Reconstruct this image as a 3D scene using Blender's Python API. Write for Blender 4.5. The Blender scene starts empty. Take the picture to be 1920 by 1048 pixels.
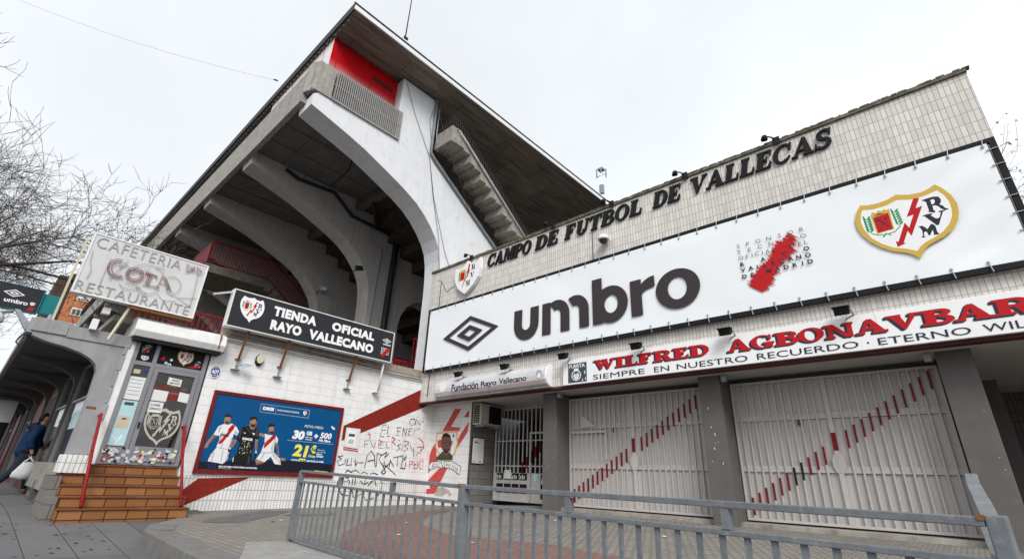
import bpy, bmesh, math, random
from mathutils import Vector, Matrix
from mathutils.geometry import delaunay_2d_cdt
R = math.radians
rnd = random.Random(7)
S = bpy.context.scene
COL = S.collection

# ---------------------------------------------------------------- camera
CAM = Vector((0, 0, 0.8))
F, YAW, PIT, ROLL = 894.18, R(133.0309), R(22.788), R(2.3083)
fwd = Vector((math.cos(PIT)*math.cos(YAW), math.cos(PIT)*math.sin(YAW), math.sin(PIT)))
rt = Vector((math.sin(YAW), -math.cos(YAW), 0)); up = rt.cross(fwd)
rgt = math.cos(ROLL)*rt + math.sin(ROLL)*up
upv = -math.sin(ROLL)*rt + math.cos(ROLL)*up
cam = bpy.data.cameras.new('camera'); co = bpy.data.objects.new('camera', cam); COL.objects.link(co)
co.matrix_world = Matrix(((rgt.x, upv.x, -fwd.x, CAM.x), (rgt.y, upv.y, -fwd.y, CAM.y), (rgt.z, upv.z, -fwd.z, CAM.z), (0, 0, 0, 1)))
cam.sensor_width = 36; cam.lens = F/1920*36; cam.clip_start = 0.05; cam.clip_end = 1500
S.camera = co

def at(x, y, ax, val):
    """point of the photograph carried onto the real plane  ax = val"""
    d = rgt*((x-960)/F) - upv*((y-524)/F) + fwd
    i = 'XYZ'.index(ax); t = (val-CAM[i])/d[i]
    return CAM + d*t

# ---------------------------------------------------------------- sky and sun
SUN_EL, SUN_AZ = R(42), R(-40)          # azimuth measured from +X towards +Y
w = bpy.data.worlds.new('World'); S.world = w; w.use_nodes = True
nt = w.node_tree; bg = nt.nodes['Background']
sky = nt.nodes.new('ShaderNodeTexSky'); sky.sky_type = 'NISHITA'; sky.sun_disc = False
sky.sun_elevation = SUN_EL; sky.sun_rotation = R(90)-SUN_AZ; sky.air_density = 1.0; sky.dust_density = 6; sky.ozone_density = 1
hs = nt.nodes.new('ShaderNodeHueSaturation'); hs.inputs['Saturation'].default_value = 0.10; hs.inputs['Value'].default_value = 1.0
tc = nt.nodes.new('ShaderNodeTexCoord'); ns = nt.nodes.new('ShaderNodeTexNoise'); ns.inputs['Scale'].default_value = 1.3; ns.inputs['Detail'].default_value = 5
cr = nt.nodes.new('ShaderNodeMapRange'); cr.inputs['From Min'].default_value = 0.3; cr.inputs['From Max'].default_value = 0.7
cr.inputs['To Min'].default_value = 0.88; cr.inputs['To Max'].default_value = 1.07
mm = nt.nodes.new('ShaderNodeMix'); mm.data_type = 'RGBA'; mm.inputs[0].default_value = 0.72; mm.inputs[7].default_value = (11.0, 11.5, 12.0, 1)
vm = nt.nodes.new('ShaderNodeVectorMath'); vm.operation = 'SCALE'
nt.links.new(sky.outputs[0], hs.inputs['Color']); nt.links.new(hs.outputs[0], mm.inputs[6])
nt.links.new(tc.outputs['Generated'], ns.inputs['Vector']); nt.links.new(ns.outputs[0], cr.inputs['Value'])
nt.links.new(mm.outputs[2], vm.inputs[0]); nt.links.new(cr.outputs[0], vm.inputs['Scale'])
nt.links.new(vm.outputs[0], bg.inputs['Color']); bg.inputs['Strength'].default_value = 0.088
sl = bpy.data.lights.new('sun', 'SUN'); so = bpy.data.objects.new('sun', sl); COL.objects.link(so)
sl.energy = 2.1; sl.angle = R(25); sl.color = (1, 0.97, 0.93)
sd = Vector((math.cos(SUN_EL)*math.cos(SUN_AZ), math.cos(SUN_EL)*math.sin(SUN_AZ), math.sin(SUN_EL)))
so.rotation_euler = sd.to_track_quat('Z', 'Y').to_euler()
S.view_settings.view_transform = 'Standard'; S.view_settings.look = 'None'; S.view_settings.exposure = 0.38; S.view_settings.gamma = 1

# ---------------------------------------------------------------- materials
def mat(name, col, rough=0.7, var=0.0, vscale=3.0, metal=0.0, bump=0.0, bscale=60.0, streak=0.0, dirt=None, dirt_amt=0.0, dscale=1.2, stretch=(1, 1, 1), spec=0.16):
    m = bpy.data.materials.new(name); m.use_nodes = True
    n = m.node_tree.nodes; L = m.node_tree.links; b = n['Principled BSDF']
    b.inputs['Roughness'].default_value = rough; b.inputs['Metallic'].default_value = metal
    b.inputs['Specular IOR Level'].default_value = spec
    g = n.new('ShaderNodeNewGeometry')
    mp = n.new('ShaderNodeMapping'); L.new(g.outputs['Position'], mp.inputs['Vector']); mp.inputs['Scale'].default_value = stretch
    cur = None
    def rgb(c):
        r = n.new('ShaderNodeRGB'); r.outputs[0].default_value = (*c, 1); return r.outputs[0]
    cur = rgb(col)
    if var > 0:
        t = n.new('ShaderNodeTexNoise'); t.inputs['Scale'].default_value = vscale; t.inputs['Detail'].default_value = 7; t.inputs['Roughness'].default_value = 0.65
        L.new(mp.outputs[0], t.inputs['Vector'])
        mr = n.new('ShaderNodeMapRange'); mr.inputs['From Min'].default_value = 0.3; mr.inputs['From Max'].default_value = 0.7
        mr.inputs['To Min'].default_value = 1-var; mr.inputs['To Max'].default_value = 1+var*0.6
        L.new(t.outputs[0], mr.inputs['Value'])
        v = n.new('ShaderNodeVectorMath'); v.operation = 'SCALE'; L.new(cur, v.inputs[0]); L.new(mr.outputs[0], v.inputs['Scale']); cur = v.outputs[0]
    if streak > 0:
        m2 = n.new('ShaderNodeMapping'); L.new(g.outputs['Position'], m2.inputs['Vector']); m2.inputs['Scale'].default_value = (7, 7, 0.45)
        t = n.new('ShaderNodeTexNoise'); t.inputs['Scale'].default_value = 1.0; t.inputs['Detail'].default_value = 6
        L.new(m2.outputs[0], t.inputs['Vector'])
        mr = n.new('ShaderNodeMapRange'); mr.inputs['From Min'].default_value = 0.48; mr.inputs['From Max'].default_value = 0.78
        mr.inputs['To Min'].default_value = 0; mr.inputs['To Max'].default_value = streak; L.new(t.outputs[0], mr.inputs['Value'])
        x = n.new('ShaderNodeMix'); x.data_type = 'RGBA'; L.new(mr.outputs[0], x.inputs[0]); L.new(cur, x.inputs[6]); x.inputs[7].default_value = (0.09, 0.08, 0.07, 1); cur = x.outputs[2]
    if dirt:
        t = n.new('ShaderNodeTexNoise'); t.inputs['Scale'].default_value = dscale; t.inputs['Detail'].default_value = 9; t.inputs['Roughness'].default_value = 0.7
        L.new(mp.outputs[0], t.inputs['Vector'])
        mr = n.new('ShaderNodeMapRange'); mr.inputs['From Min'].default_value = 0.55; mr.inputs['From Max'].default_value = 0.72
        mr.inputs['To Max'].default_value = dirt_amt; L.new(t.outputs[0], mr.inputs['Value'])
        x = n.new('ShaderNodeMix'); x.data_type = 'RGBA'; L.new(mr.outputs[0], x.inputs[0]); L.new(cur, x.inputs[6]); x.inputs[7].default_value = (*dirt, 1); cur = x.outputs[2]
    L.new(cur, b.inputs['Base Color'])
    if bump > 0:
        t = n.new('ShaderNodeTexNoise'); t.inputs['Scale'].default_value = bscale; t.inputs['Detail'].default_value = 6; L.new(mp.outputs[0], t.inputs['Vector'])
        bp = n.new('ShaderNodeBump'); bp.inputs['Strength'].default_value = bump; bp.inputs['Distance'].default_value = 0.01
        L.new(t.outputs[0], bp.inputs['Height']); L.new(bp.outputs[0], b.inputs['Normal'])
    return m

def brick_mat(name, c1, c2, mortar, bw, bh, msize, axes, offset=0.0, rough=0.5, streak=0.0, bump=0.4, bias=0.0, dirt=(0.12, 0.1, 0.08), dirt_amt=0.3, shift=(0, 0), msmooth=0.1, wob=0.0):
    """axes: two world axes that run along the rows and up the courses"""
    m = mat(name, c1, rough, streak=streak)
    n = m.node_tree.nodes; L = m.node_tree.links; b = n['Principled BSDF']
    src = b.inputs['Base Color'].links[0].from_socket
    g = n.new('ShaderNodeNewGeometry'); sp = n.new('ShaderNodeSeparateXYZ'); L.new(g.outputs['Position'], sp.inputs[0])
    cb = n.new('ShaderNodeCombineXYZ'); L.new(sp.outputs['XYZ'.index(axes[0])], cb.inputs[0]); L.new(sp.outputs['XYZ'.index(axes[1])], cb.inputs[1])
    mp = n.new('ShaderNodeMapping'); mp.inputs['Location'].default_value = (shift[0], shift[1], 0); L.new(cb.outputs[0], mp.inputs[0])
    vec = mp.outputs[0]
    if wob:
        t = n.new('ShaderNodeTexNoise'); t.inputs['Scale'].default_value = 6; L.new(g.outputs['Position'], t.inputs[0])
        va = n.new('ShaderNodeVectorMath'); va.operation = 'MULTIPLY_ADD'; L.new(t.outputs['Color'], va.inputs[0]); va.inputs[1].default_value = (wob, wob, 0); L.new(vec, va.inputs[2]); vec = va.outputs[0]
    br = n.new('ShaderNodeTexBrick'); L.new(vec, br.inputs['Vector']); br.offset = offset; br.squash = 1
    br.inputs['Color1'].default_value = (*c1, 1); br.inputs['Color2'].default_value = (*c2, 1); br.inputs['Mortar'].default_value = (*mortar, 1)
    br.inputs['Scale'].default_value = 1; br.inputs['Mortar Size'].default_value = msize; br.inputs['Mortar Smooth'].default_value = msmooth; br.inputs['Bias'].default_value = bias
    br.inputs['Brick Width'].default_value = bw; br.inputs['Row Height'].default_value = bh
    cur = br.outputs['Color']
    for sc, lo, hi, amt in ((1.1, 0.5, 0.78, dirt_amt), (9.0, 0.55, 0.8, dirt_amt*0.6)):
        t = n.new('ShaderNodeTexNoise'); t.inputs['Scale'].default_value = sc; t.inputs['Detail'].default_value = 8; t.inputs['Roughness'].default_value = 0.7; L.new(g.outputs['Position'], t.inputs[0])
        mr = n.new('ShaderNodeMapRange'); mr.inputs['From Min'].default_value = lo; mr.inputs['From Max'].default_value = hi; mr.inputs['To Max'].default_value = amt; L.new(t.outputs[0], mr.inputs[0])
        x = n.new('ShaderNodeMix'); x.data_type = 'RGBA'; L.new(mr.outputs[0], x.inputs[0]); L.new(cur, x.inputs[6]); x.inputs[7].default_value = (*dirt, 1); cur = x.outputs[2]
    if streak:
        m2 = n.new('ShaderNodeMapping'); L.new(g.outputs['Position'], m2.inputs['Vector']); m2.inputs['Scale'].default_value = (5, 5, 0.4)
        t = n.new('ShaderNodeTexNoise'); t.inputs['Scale'].default_value = 1; t.inputs['Detail'].default_value = 7; L.new(m2.outputs[0], t.inputs[0])
        mr = n.new('ShaderNodeMapRange'); mr.inputs['From Min'].default_value = 0.5; mr.inputs['From Max'].default_value = 0.8; mr.inputs['To Max'].default_value = streak; L.new(t.outputs[0], mr.inputs[0])
        x = n.new('ShaderNodeMix'); x.data_type = 'RGBA'; L.new(mr.outputs[0], x.inputs[0]); L.new(cur, x.inputs[6]); x.inputs[7].default_value = (0.16, 0.14, 0.12, 1); cur = x.outputs[2]
    L.new(cur, b.inputs['Base Color'])
    bp = n.new('ShaderNodeBump'); bp.inputs['Strength'].default_value = bump; bp.inputs['Distance'].default_value = 0.01; bp.invert = True
    L.new(br.outputs['Fac'], bp.inputs['Height']); L.new(bp.outputs[0], b.inputs['Normal'])
    return m

def glass_mat(name, col=(0.02, 0.022, 0.025), rough=0.06):
    m = mat(name, col, rough, spec=0.8); return m

M = {}
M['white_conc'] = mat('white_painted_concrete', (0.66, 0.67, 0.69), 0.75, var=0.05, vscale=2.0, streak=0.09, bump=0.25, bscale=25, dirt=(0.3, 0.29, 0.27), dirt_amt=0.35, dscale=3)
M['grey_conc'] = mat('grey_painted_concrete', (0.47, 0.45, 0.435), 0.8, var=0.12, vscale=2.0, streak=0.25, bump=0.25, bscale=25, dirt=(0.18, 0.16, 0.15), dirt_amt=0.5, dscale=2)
M['raw_conc'] = mat('board_marked_concrete', (0.30, 0.28, 0.25), 0.85, var=0.28, vscale=5.0, streak=0.5, bump=0.4, bscale=18, dirt=(0.08, 0.075, 0.065), dirt_amt=0.5, dscale=4)
M['raw_conc2'] = mat('weathered_precast_concrete', (0.34, 0.325, 0.30), 0.85, var=0.25, vscale=4.0, streak=0.45, bump=0.4, bscale=30, dirt=(0.1, 0.09, 0.08), dirt_amt=0.4, dscale=3)
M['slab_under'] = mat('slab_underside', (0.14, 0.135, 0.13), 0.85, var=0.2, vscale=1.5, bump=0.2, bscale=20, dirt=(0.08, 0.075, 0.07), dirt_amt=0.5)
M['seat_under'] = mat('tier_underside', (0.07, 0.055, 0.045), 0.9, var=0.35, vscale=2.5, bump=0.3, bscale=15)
M['soffit'] = brick_mat('roof_soffit_boards', (0.215, 0.185, 0.155), (0.36, 0.325, 0.285), (0.13, 0.108, 0.088), 2.6, 1.25, 0.02, 'YX', offset=0.5, rough=0.9, bump=0.1, bias=-0.55, dirt=(0.06, 0.05, 0.04), dirt_amt=0.6, msmooth=0.6)
M['flash'] = mat('galvanised_flashing', (0.75, 0.76, 0.77), 0.4, var=0.1, metal=0.3)
M['dark_metal'] = mat('dark_steel', (0.035, 0.035, 0.037), 0.55, var=0.3, vscale=15, metal=0.2)
M['black'] = mat('black_paint', (0.012, 0.012, 0.0135), 0.6, var=0.25, vscale=8)
M['galv'] = mat('galvanised_steel', (0.30, 0.33, 0.36), 0.5, var=0.22, vscale=14, metal=0.35, dirt=(0.2, 0.12, 0.07), dirt_amt=0.2, dscale=5)
M['galv_light'] = mat('bare_galvanised_plate', (0.50, 0.52, 0.54), 0.4, var=0.2, vscale=14, metal=0.5)
M['rail_grey'] = mat('railing_grey_paint', (0.150, 0.163, 0.176), 0.5, var=0.22, vscale=12, dirt=(0.33, 0.33, 0.33), dirt_amt=0.45, dscale=26, bump=0.15, bscale=50)
M['rust'] = mat('rust', (0.20, 0.085, 0.035), 0.9, var=0.5, vscale=25, bump=0.4)
M['rusty_beam'] = mat('rusty_beam', (0.34, 0.285, 0.235), 0.85, var=0.35, vscale=6, streak=0.3, dirt=(0.2, 0.08, 0.03), dirt_amt=0.7, dscale=5)
M['tile'] = brick_mat('cream_glazed_tile', (0.69, 0.66, 0.62), (0.57, 0.54, 0.505), (0.34, 0.32, 0.295), 0.068, 0.2, 0.0055, 'XZ', rough=0.42, bump=0.35, dirt=(0.33, 0.3, 0.26), dirt_amt=0.2, streak=0.13)
M['tile_side'] = brick_mat('cream_glazed_tile_return', (0.62, 0.57, 0.52), (0.56, 0.51, 0.46), (0.25, 0.22, 0.2), 0.068, 0.2, 0.0045, 'YZ', rough=0.42, bump=0.35)
M['wtile'] = brick_mat('white_painted_blockwork', (0.77, 0.77, 0.765), (0.74, 0.735, 0.73), (0.60, 0.595, 0.585), 0.42, 0.185, 0.004, 'YZ', offset=0.5, rough=0.6, bump=0.6, dirt=(0.38, 0.36, 0.33), dirt_amt=0.3, streak=0.18, shift=(0, 0.02), wob=0.01)
M['wtile_low'] = brick_mat('white_painted_tile_plinth', (0.74, 0.735, 0.72), (0.69, 0.68, 0.67), (0.38, 0.37, 0.355), 0.068, 0.2, 0.006, 'YZ', rough=0.6, bump=0.8, dirt=(0.28, 0.25, 0.22), dirt_amt=0.45, streak=0.3, wob=0.01)
M['wtile_x'] = brick_mat('white_painted_tile_mural_wall', (0.74, 0.73, 0.72), (0.69, 0.68, 0.67), (0.42, 0.41, 0.4), 0.068, 0.2, 0.004, 'XZ', rough=0.6, bump=0.5, dirt=(0.35, 0.33, 0.3), dirt_amt=0.25)
M['gtile'] = brick_mat('grey_tile', (0.17, 0.16, 0.15), (0.15, 0.14, 0.13), (0.07, 0.065, 0.06), 0.5, 0.2, 0.006, 'YZ', offset=0.5, rough=0.6, bump=0.5)
M['gtile_x'] = brick_mat('grey_tile_back', (0.13, 0.11, 0.1), (0.11, 0.095, 0.085), (0.05, 0.045, 0.04), 0.068, 0.2, 0.006, 'XZ', rough=0.6)
M['plaster'] = mat('soffit_plaster', (0.42, 0.40, 0.385), 0.85, var=0.1, dirt=(0.3, 0.26, 0.23), dirt_amt=0.4)
M['maroon'] = mat('maroon_edge', (0.075, 0.022, 0.02), 0.6, var=0.3, vscale=6)
M['pillar'] = mat('grey_pillar_paint', (0.115, 0.108, 0.105), 0.7, var=0.1, vscale=4, streak=0.2, dirt=(0.25, 0.24, 0.23), dirt_amt=0.2, dscale=7, bump=0.15)
M['gate_sheet'] = mat('white_gate_sheet', (0.47, 0.447, 0.43), 0.55, var=0.06, vscale=2, streak=0.28, dirt=(0.4, 0.36, 0.33), dirt_amt=0.3, dscale=2)
M['gate_bar'] = mat('white_gate_bar', (0.45, 0.428, 0.412), 0.5, var=0.1, vscale=12)
M['gate_red'] = mat('red_gate_paint', (0.17, 0.008, 0.012), 0.5, var=0.25, vscale=10)
M['red'] = mat('signal_red', (0.5, 0.01, 0.016), 0.45, var=0.06)
M['red_rail'] = mat('red_railing_paint', (0.18, 0.012, 0.018), 0.5, var=0.2, vscale=5)
M['hand_red'] = mat('red_handrail_paint', (0.25, 0.014, 0.016), 0.5, var=0.25, vscale=9)
M['stripe_red'] = mat('red_wall_stripe', (0.22, 0.02, 0.014), 0.6, var=0.25, vscale=9, dirt=(0.14, 0.02, 0.02), dirt_amt=0.7, dscale=3, bump=0.3)
M['white'] = mat('white_vinyl', (0.78, 0.785, 0.79), 0.45, var=0.03)
M['banner'] = mat('white_banner_pvc', (0.77, 0.80, 0.82), 0.5, var=0.035, vscale=1.0, bump=0.5, bscale=1.6)
M['ink'] = mat('dark_print', (0.042, 0.034, 0.037), 0.5)
M['ink_blue'] = mat('blue_black_print', (0.026, 0.027, 0.042), 0.5)
M['gold'] = mat('gold_print', (0.56, 0.37, 0.075), 0.5)
M['crest_red'] = mat('red_print', (0.44, 0.010, 0.015), 0.5)
M['green'] = mat('green_print', (0.03, 0.25, 0.10), 0.5)
M['slate'] = mat('slate_print', (0.055, 0.07, 0.085), 0.5)
M['charcoal'] = mat('charcoal_sign', (0.026, 0.028, 0.032), 0.45, var=0.12, vscale=2)
M['alu'] = mat('aluminium_frame', (0.24, 0.24, 0.26), 0.45, var=0.08, metal=0.3)
M['alu_white'] = mat('white_aluminium', (0.70, 0.70, 0.69), 0.45, var=0.1, streak=0.15)
M['fund'] = mat('faded_grey_sign', (0.56, 0.565, 0.59), 0.4, var=0.12, vscale=1.5, streak=0.15)
M['pink'] = mat('faded_red_line', (0.42, 0.17, 0.19), 0.6)
M['grey_print'] = mat('faded_print', (0.38, 0.38, 0.39), 0.6)
M['acrylic'] = mat('opal_acrylic', (0.58, 0.575, 0.575), 0.35, var=0.1, vscale=1.2, streak=0.12)
M['letter_grey'] = mat('aged_grey_letter', (0.33, 0.33, 0.335), 0.5, var=0.2)
M['neon_red'] = mat('unlit_red_tube', (0.22, 0.07, 0.085), 0.4)
M['teal'] = mat('teal_panel', (0.015, 0.17, 0.18), 0.45, var=0.08)
M['terracotta'] = brick_mat('terracotta_step_tile', (0.30, 0.135, 0.05), (0.21, 0.085, 0.03), (0.035, 0.025, 0.02), 0.285, 0.158, 0.008, 'YZ', rough=0.45, bump=0.5, dirt=(0.1, 0.07, 0.05), dirt_amt=0.35, shift=(0.1, 0))
M['tread'] = brick_mat('terracotta_tread_tile', (0.18, 0.07, 0.03), (0.14, 0.05, 0.02), (0.08, 0.06, 0.05), 0.285, 0.5, 0.008, 'YX', rough=0.45, bump=0.5)
M['blue'] = mat('billboard_blue', (0.002, 0.07, 0.205), 0.4, var=0.05)
M['navy'] = mat('billboard_navy', (0.012, 0.014, 0.025), 0.4)
M['bb_frame'] = mat('billboard_red_frame', (0.15, 0.014, 0.014), 0.55, var=0.35, vscale=12, dirt=(0.12, 0.05, 0.04), dirt_amt=0.6, dscale=8)
M['yellow'] = mat('yellow_print', (0.78, 0.68, 0.09), 0.5)
M['skin'] = mat('skin_print', (0.34, 0.185, 0.125), 0.55)
M['skin_dark'] = mat('dark_skin_print', (0.135, 0.062, 0.042), 0.55)
M['hair'] = mat('hair', (0.018, 0.014, 0.012), 0.6)
M['kit_white'] = mat('white_kit_print', (0.70, 0.70, 0.71), 0.5)
M['kit_shade'] = mat('grey_kit_fold_print', (0.45, 0.45, 0.47), 0.5)
M['shirt_olive'] = mat('olive_shirt_print', (0.06, 0.055, 0.03), 0.6)
M['mural_red'] = mat('mural_red', (0.50, 0.07, 0.065), 0.6, var=0.2, vscale=9)
M['graf_black'] = mat('black_spray', (0.035, 0.035, 0.04), 0.6, var=0.4, vscale=12)
M['graf_red'] = mat('red_spray', (0.50, 0.07, 0.09), 0.6, var=0.3, vscale=12)
M['paper'] = mat('paper', (0.66, 0.67, 0.66), 0.7, var=0.06)
M['paper_cyan'] = mat('pale_cyan_paper', (0.42, 0.60, 0.63), 0.6, var=0.1)
M['paper_sand'] = mat('sand_paper', (0.50, 0.44, 0.32), 0.6, var=0.1)
M['glass'] = mat('shop_glass', (0.022, 0.018, 0.014), 0.05, var=0.7, vscale=4, spec=0.7)
M['glass_shop'] = mat('reflective_shop_glass', (0.075, 0.075, 0.06), 0.06, var=0.6, vscale=1.2, spec=0.9)
M['adt_blue'] = mat('alarm_blue', (0.02, 0.045, 0.22), 0.45)
M['cream'] = mat('cream_plastic', (0.58, 0.53, 0.40), 0.5)
M['plastic_white'] = mat('white_plastic', (0.72, 0.72, 0.71), 0.4, var=0.05)
M['ac'] = mat('aged_ac_casing', (0.42, 0.39, 0.34), 0.55, var=0.2, vscale=5, streak=0.3)
M['moss'] = mat('mossy_coping', (0.14, 0.125, 0.09), 0.95, var=0.6, vscale=7, bump=0.8, bscale=18, dirt=(0.33, 0.29, 0.24), dirt_amt=0.7, dscale=5)
M['bark'] = mat('bark', (0.085, 0.07, 0.06), 0.9, var=0.4, vscale=8)
M['leaf'] = mat('dry_leaf', (0.06, 0.052, 0.032), 0.8, var=0.4, vscale=3)
M['weed'] = mat('weed_leaf', (0.06, 0.085, 0.03), 0.8, var=0.4, vscale=8)
M['apt'] = brick_mat('orange_apartment_brick', (0.50, 0.19, 0.08), (0.45, 0.165, 0.07), (0.40, 0.19, 0.1), 0.5, 0.14, 0.01, 'YZ', offset=0.5, rough=0.8, dirt_amt=0.2)
M['apt_dark'] = mat('brown_roof_trim', (0.07, 0.045, 0.035), 0.8, var=0.2)
M['coat'] = mat('blue_coat', (0.006, 0.024, 0.075), 0.7, var=0.15, vscale=9, bump=0.3, bscale=22)
M['jeans'] = mat('dark_jeans', (0.016, 0.021, 0.035), 0.8, var=0.2, vscale=15)
M['shoe'] = mat('brown_shoe', (0.10, 0.04, 0.025), 0.6)
M['skin_p'] = mat('skin', (0.33, 0.17, 0.11), 0.5)
M['bag'] = mat('white_plastic_bag', (0.48, 0.49, 0.5), 0.4, var=0.06, vscale=20, bump=0.6, bscale=12)
M['tube'] = mat('white_post', (0.60, 0.60, 0.60), 0.5, var=0.1)
M['cable'] = mat('cable', (0.06, 0.06, 0.062), 0.6)
M['cable_grey'] = mat('grey_cable', (0.30, 0.30, 0.31), 0.6)
M['pipe_grey'] = mat('grey_downpipe', (0.22, 0.235, 0.25), 0.5, var=0.2, vscale=6)

# box with the printed fade from red down to white
def fade_mat():
    m = mat('red_to_white_print', (0.6, 0.01, 0.02), 0.35)
    n = m.node_tree.nodes; L = m.node_tree.links; b = n['Principled BSDF']
    g = n.new('ShaderNodeNewGeometry'); sp = n.new('ShaderNodeSeparateXYZ'); L.new(g.outputs['Position'], sp.inputs[0])
    sn = n.new('ShaderNodeSeparateXYZ'); L.new(g.outputs['Normal'], sn.inputs[0])
    ab = n.new('ShaderNodeMath'); ab.operation = 'ABSOLUTE'; L.new(sn.outputs[1], ab.inputs[0])
    sh = n.new('ShaderNodeMath'); sh.operation = 'MULTIPLY_ADD'; L.new(ab.outputs[0], sh.inputs[0]); sh.inputs[1].default_value = -1.55; L.new(sp.outputs[2], sh.inputs[2])
    mr = n.new('ShaderNodeMapRange'); mr.interpolation_type = 'SMOOTHSTEP'; mr.inputs['From Min'].default_value = 12.0; mr.inputs['From Max'].default_value = 13.25; L.new(sh.outputs[0], mr.inputs[0])
    x = n.new('ShaderNodeMix'); x.data_type = 'RGBA'; L.new(mr.outputs[0], x.inputs[0]); x.inputs[6].default_value = (0.75, 0.70, 0.70, 1); x.inputs[7].default_value = (0.48, 0.004, 0.010, 1)
    L.new(x.outputs[2], b.inputs['Base Color']); return m
M['fade'] = fade_mat()

# paving materials
def paving(name, c, c2, bw, bh, ms, mortar, off=0.0, red=False):
    m = brick_mat(name, c, c2, mortar, bw, bh, ms, 'XY', offset=off, rough=0.85, bump=0.5, dirt=(c[0]*0.5, c[1]*0.5, c[2]*0.5), dirt_amt=0.62, msmooth=0.3)
    return m
M['slab'] = paving('sidewalk_slabs', (0.135, 0.134, 0.138), (0.105, 0.104, 0.109), 2.6, 0.44, 0.006, (0.045, 0.044, 0.043))
M['cobble'] = paving('plaza_pavers', (0.25, 0.232, 0.21), (0.20, 0.185, 0.165), 0.11, 0.11, 0.012, (0.13, 0.12, 0.105), 0.5)
M['cobble_red'] = paving('red_plaza_pavers', (0.23, 0.125, 0.11), (0.195, 0.11, 0.098), 0.11, 0.11, 0.012, (0.14, 0.115, 0.10), 0.5)
M['dark_slab'] = mat('dark_patch_slab', (0.13, 0.125, 0.125), 0.85, var=0.2, vscale=4, bump=0.3)
M['kerb'] = mat('kerb_granite', (0.17, 0.165, 0.16), 0.85, var=0.25, vscale=6, bump=0.3, bscale=80, dirt=(0.12, 0.11, 0.1), dirt_amt=0.5, dscale=3)
M['plinth'] = mat('plinth_concrete', (0.28, 0.275, 0.27), 0.85, var=0.22, vscale=5, bump=0.4, bscale=70, dirt=(0.15, 0.14, 0.13), dirt_amt=0.6, dscale=4)

def grain(m, scale, amt):
    """long board streaks laid over a material's colour"""
    n = m.node_tree.nodes; L = m.node_tree.links; b = n['Principled BSDF']; src = b.inputs['Base Color'].links[0].from_socket
    g = n.new('ShaderNodeNewGeometry'); mp = n.new('ShaderNodeMapping'); mp.inputs['Scale'].default_value = scale; L.new(g.outputs['Position'], mp.inputs[0])
    t = n.new('ShaderNodeTexNoise'); t.inputs['Scale'].default_value = 1; t.inputs['Detail'].default_value = 6; L.new(mp.outputs[0], t.inputs[0])
    mr = n.new('ShaderNodeMapRange'); mr.inputs['From Min'].default_value = .3; mr.inputs['From Max'].default_value = .7; mr.inputs['To Min'].default_value = 1-amt; mr.inputs['To Max'].default_value = 1+amt; L.new(t.outputs[0], mr.inputs[0])
    v = n.new('ShaderNodeVectorMath'); v.operation = 'SCALE'; L.new(src, v.inputs[0]); L.new(mr.outputs[0], v.inputs['Scale']); L.new(v.outputs[0], b.inputs['Base Color'])
grain(M['soffit'], (7, .5, 1), .38)
M['arcade_frame'] = mat('arcade_frame_shaded', (0.10, 0.094, 0.09), 0.8, var=.2, streak=.3)  # darker copy of the front frame's colour, arcade shade painted in
M['arcade_slab'] = mat('arcade_ceiling', (0.10, 0.095, 0.09), 0.85, var=.2)  # ceiling colour darkened to carry the deep shade of the arcade
M['dark_conc'] = mat('shaded_concrete', (0.15, 0.138, 0.12), 0.88, var=.35, vscale=4, streak=.5, bump=.3)  # concrete coloured dark to stand in for the shade inside the stand
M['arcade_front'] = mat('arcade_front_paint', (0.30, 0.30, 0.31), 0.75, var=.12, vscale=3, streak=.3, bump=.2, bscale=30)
M['skin_shade'] = mat('shaded_skin_print', (0.17, 0.085, 0.055), 0.55)
M['red_shade'] = mat('deep_red_print', (0.30, 0.01, 0.02), 0.55)
M['black_soft'] = mat('dark_grey_print', (0.05, 0.05, 0.055), 0.55)
# ---------------------------------------------------------------- helpers
ORG = {}
def tag(o, label=None, cat=None, group=None, kind=None):
    if label: o['label'] = label
    if cat: o['category'] = cat
    if group: o['group'] = group
    if kind: o['kind'] = kind
    return o
def thing(name, label, cat, loc=(0, 0, 0), group=None):
    o = bpy.data.objects.new(name, None); COL.objects.link(o); o.location = loc; o.empty_display_size = 0.1
    ORG[o] = Vector(loc); return tag(o, label, cat, group)
def link(name, me, parent=None, mats=None):
    o = bpy.data.objects.new(name, me); COL.objects.link(o)
    if mats is not None:
        for m in (mats if isinstance(mats, (list, tuple)) else [mats]): me.materials.append(M[m] if isinstance(m, str) else m)
    if parent is not None:
        o.parent = parent; ORG[o] = ORG[parent]
        me.transform(Matrix.Translation(-ORG[parent]))
    else: ORG[o] = Vector((0, 0, 0))
    return o
def copy_tree(o, parent=None):
    c = o.copy(); COL.objects.link(c); c.parent = parent
    ORG[c] = ORG[o]
    for ch in list(o.children): copy_tree(ch, c)
    return c

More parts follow.
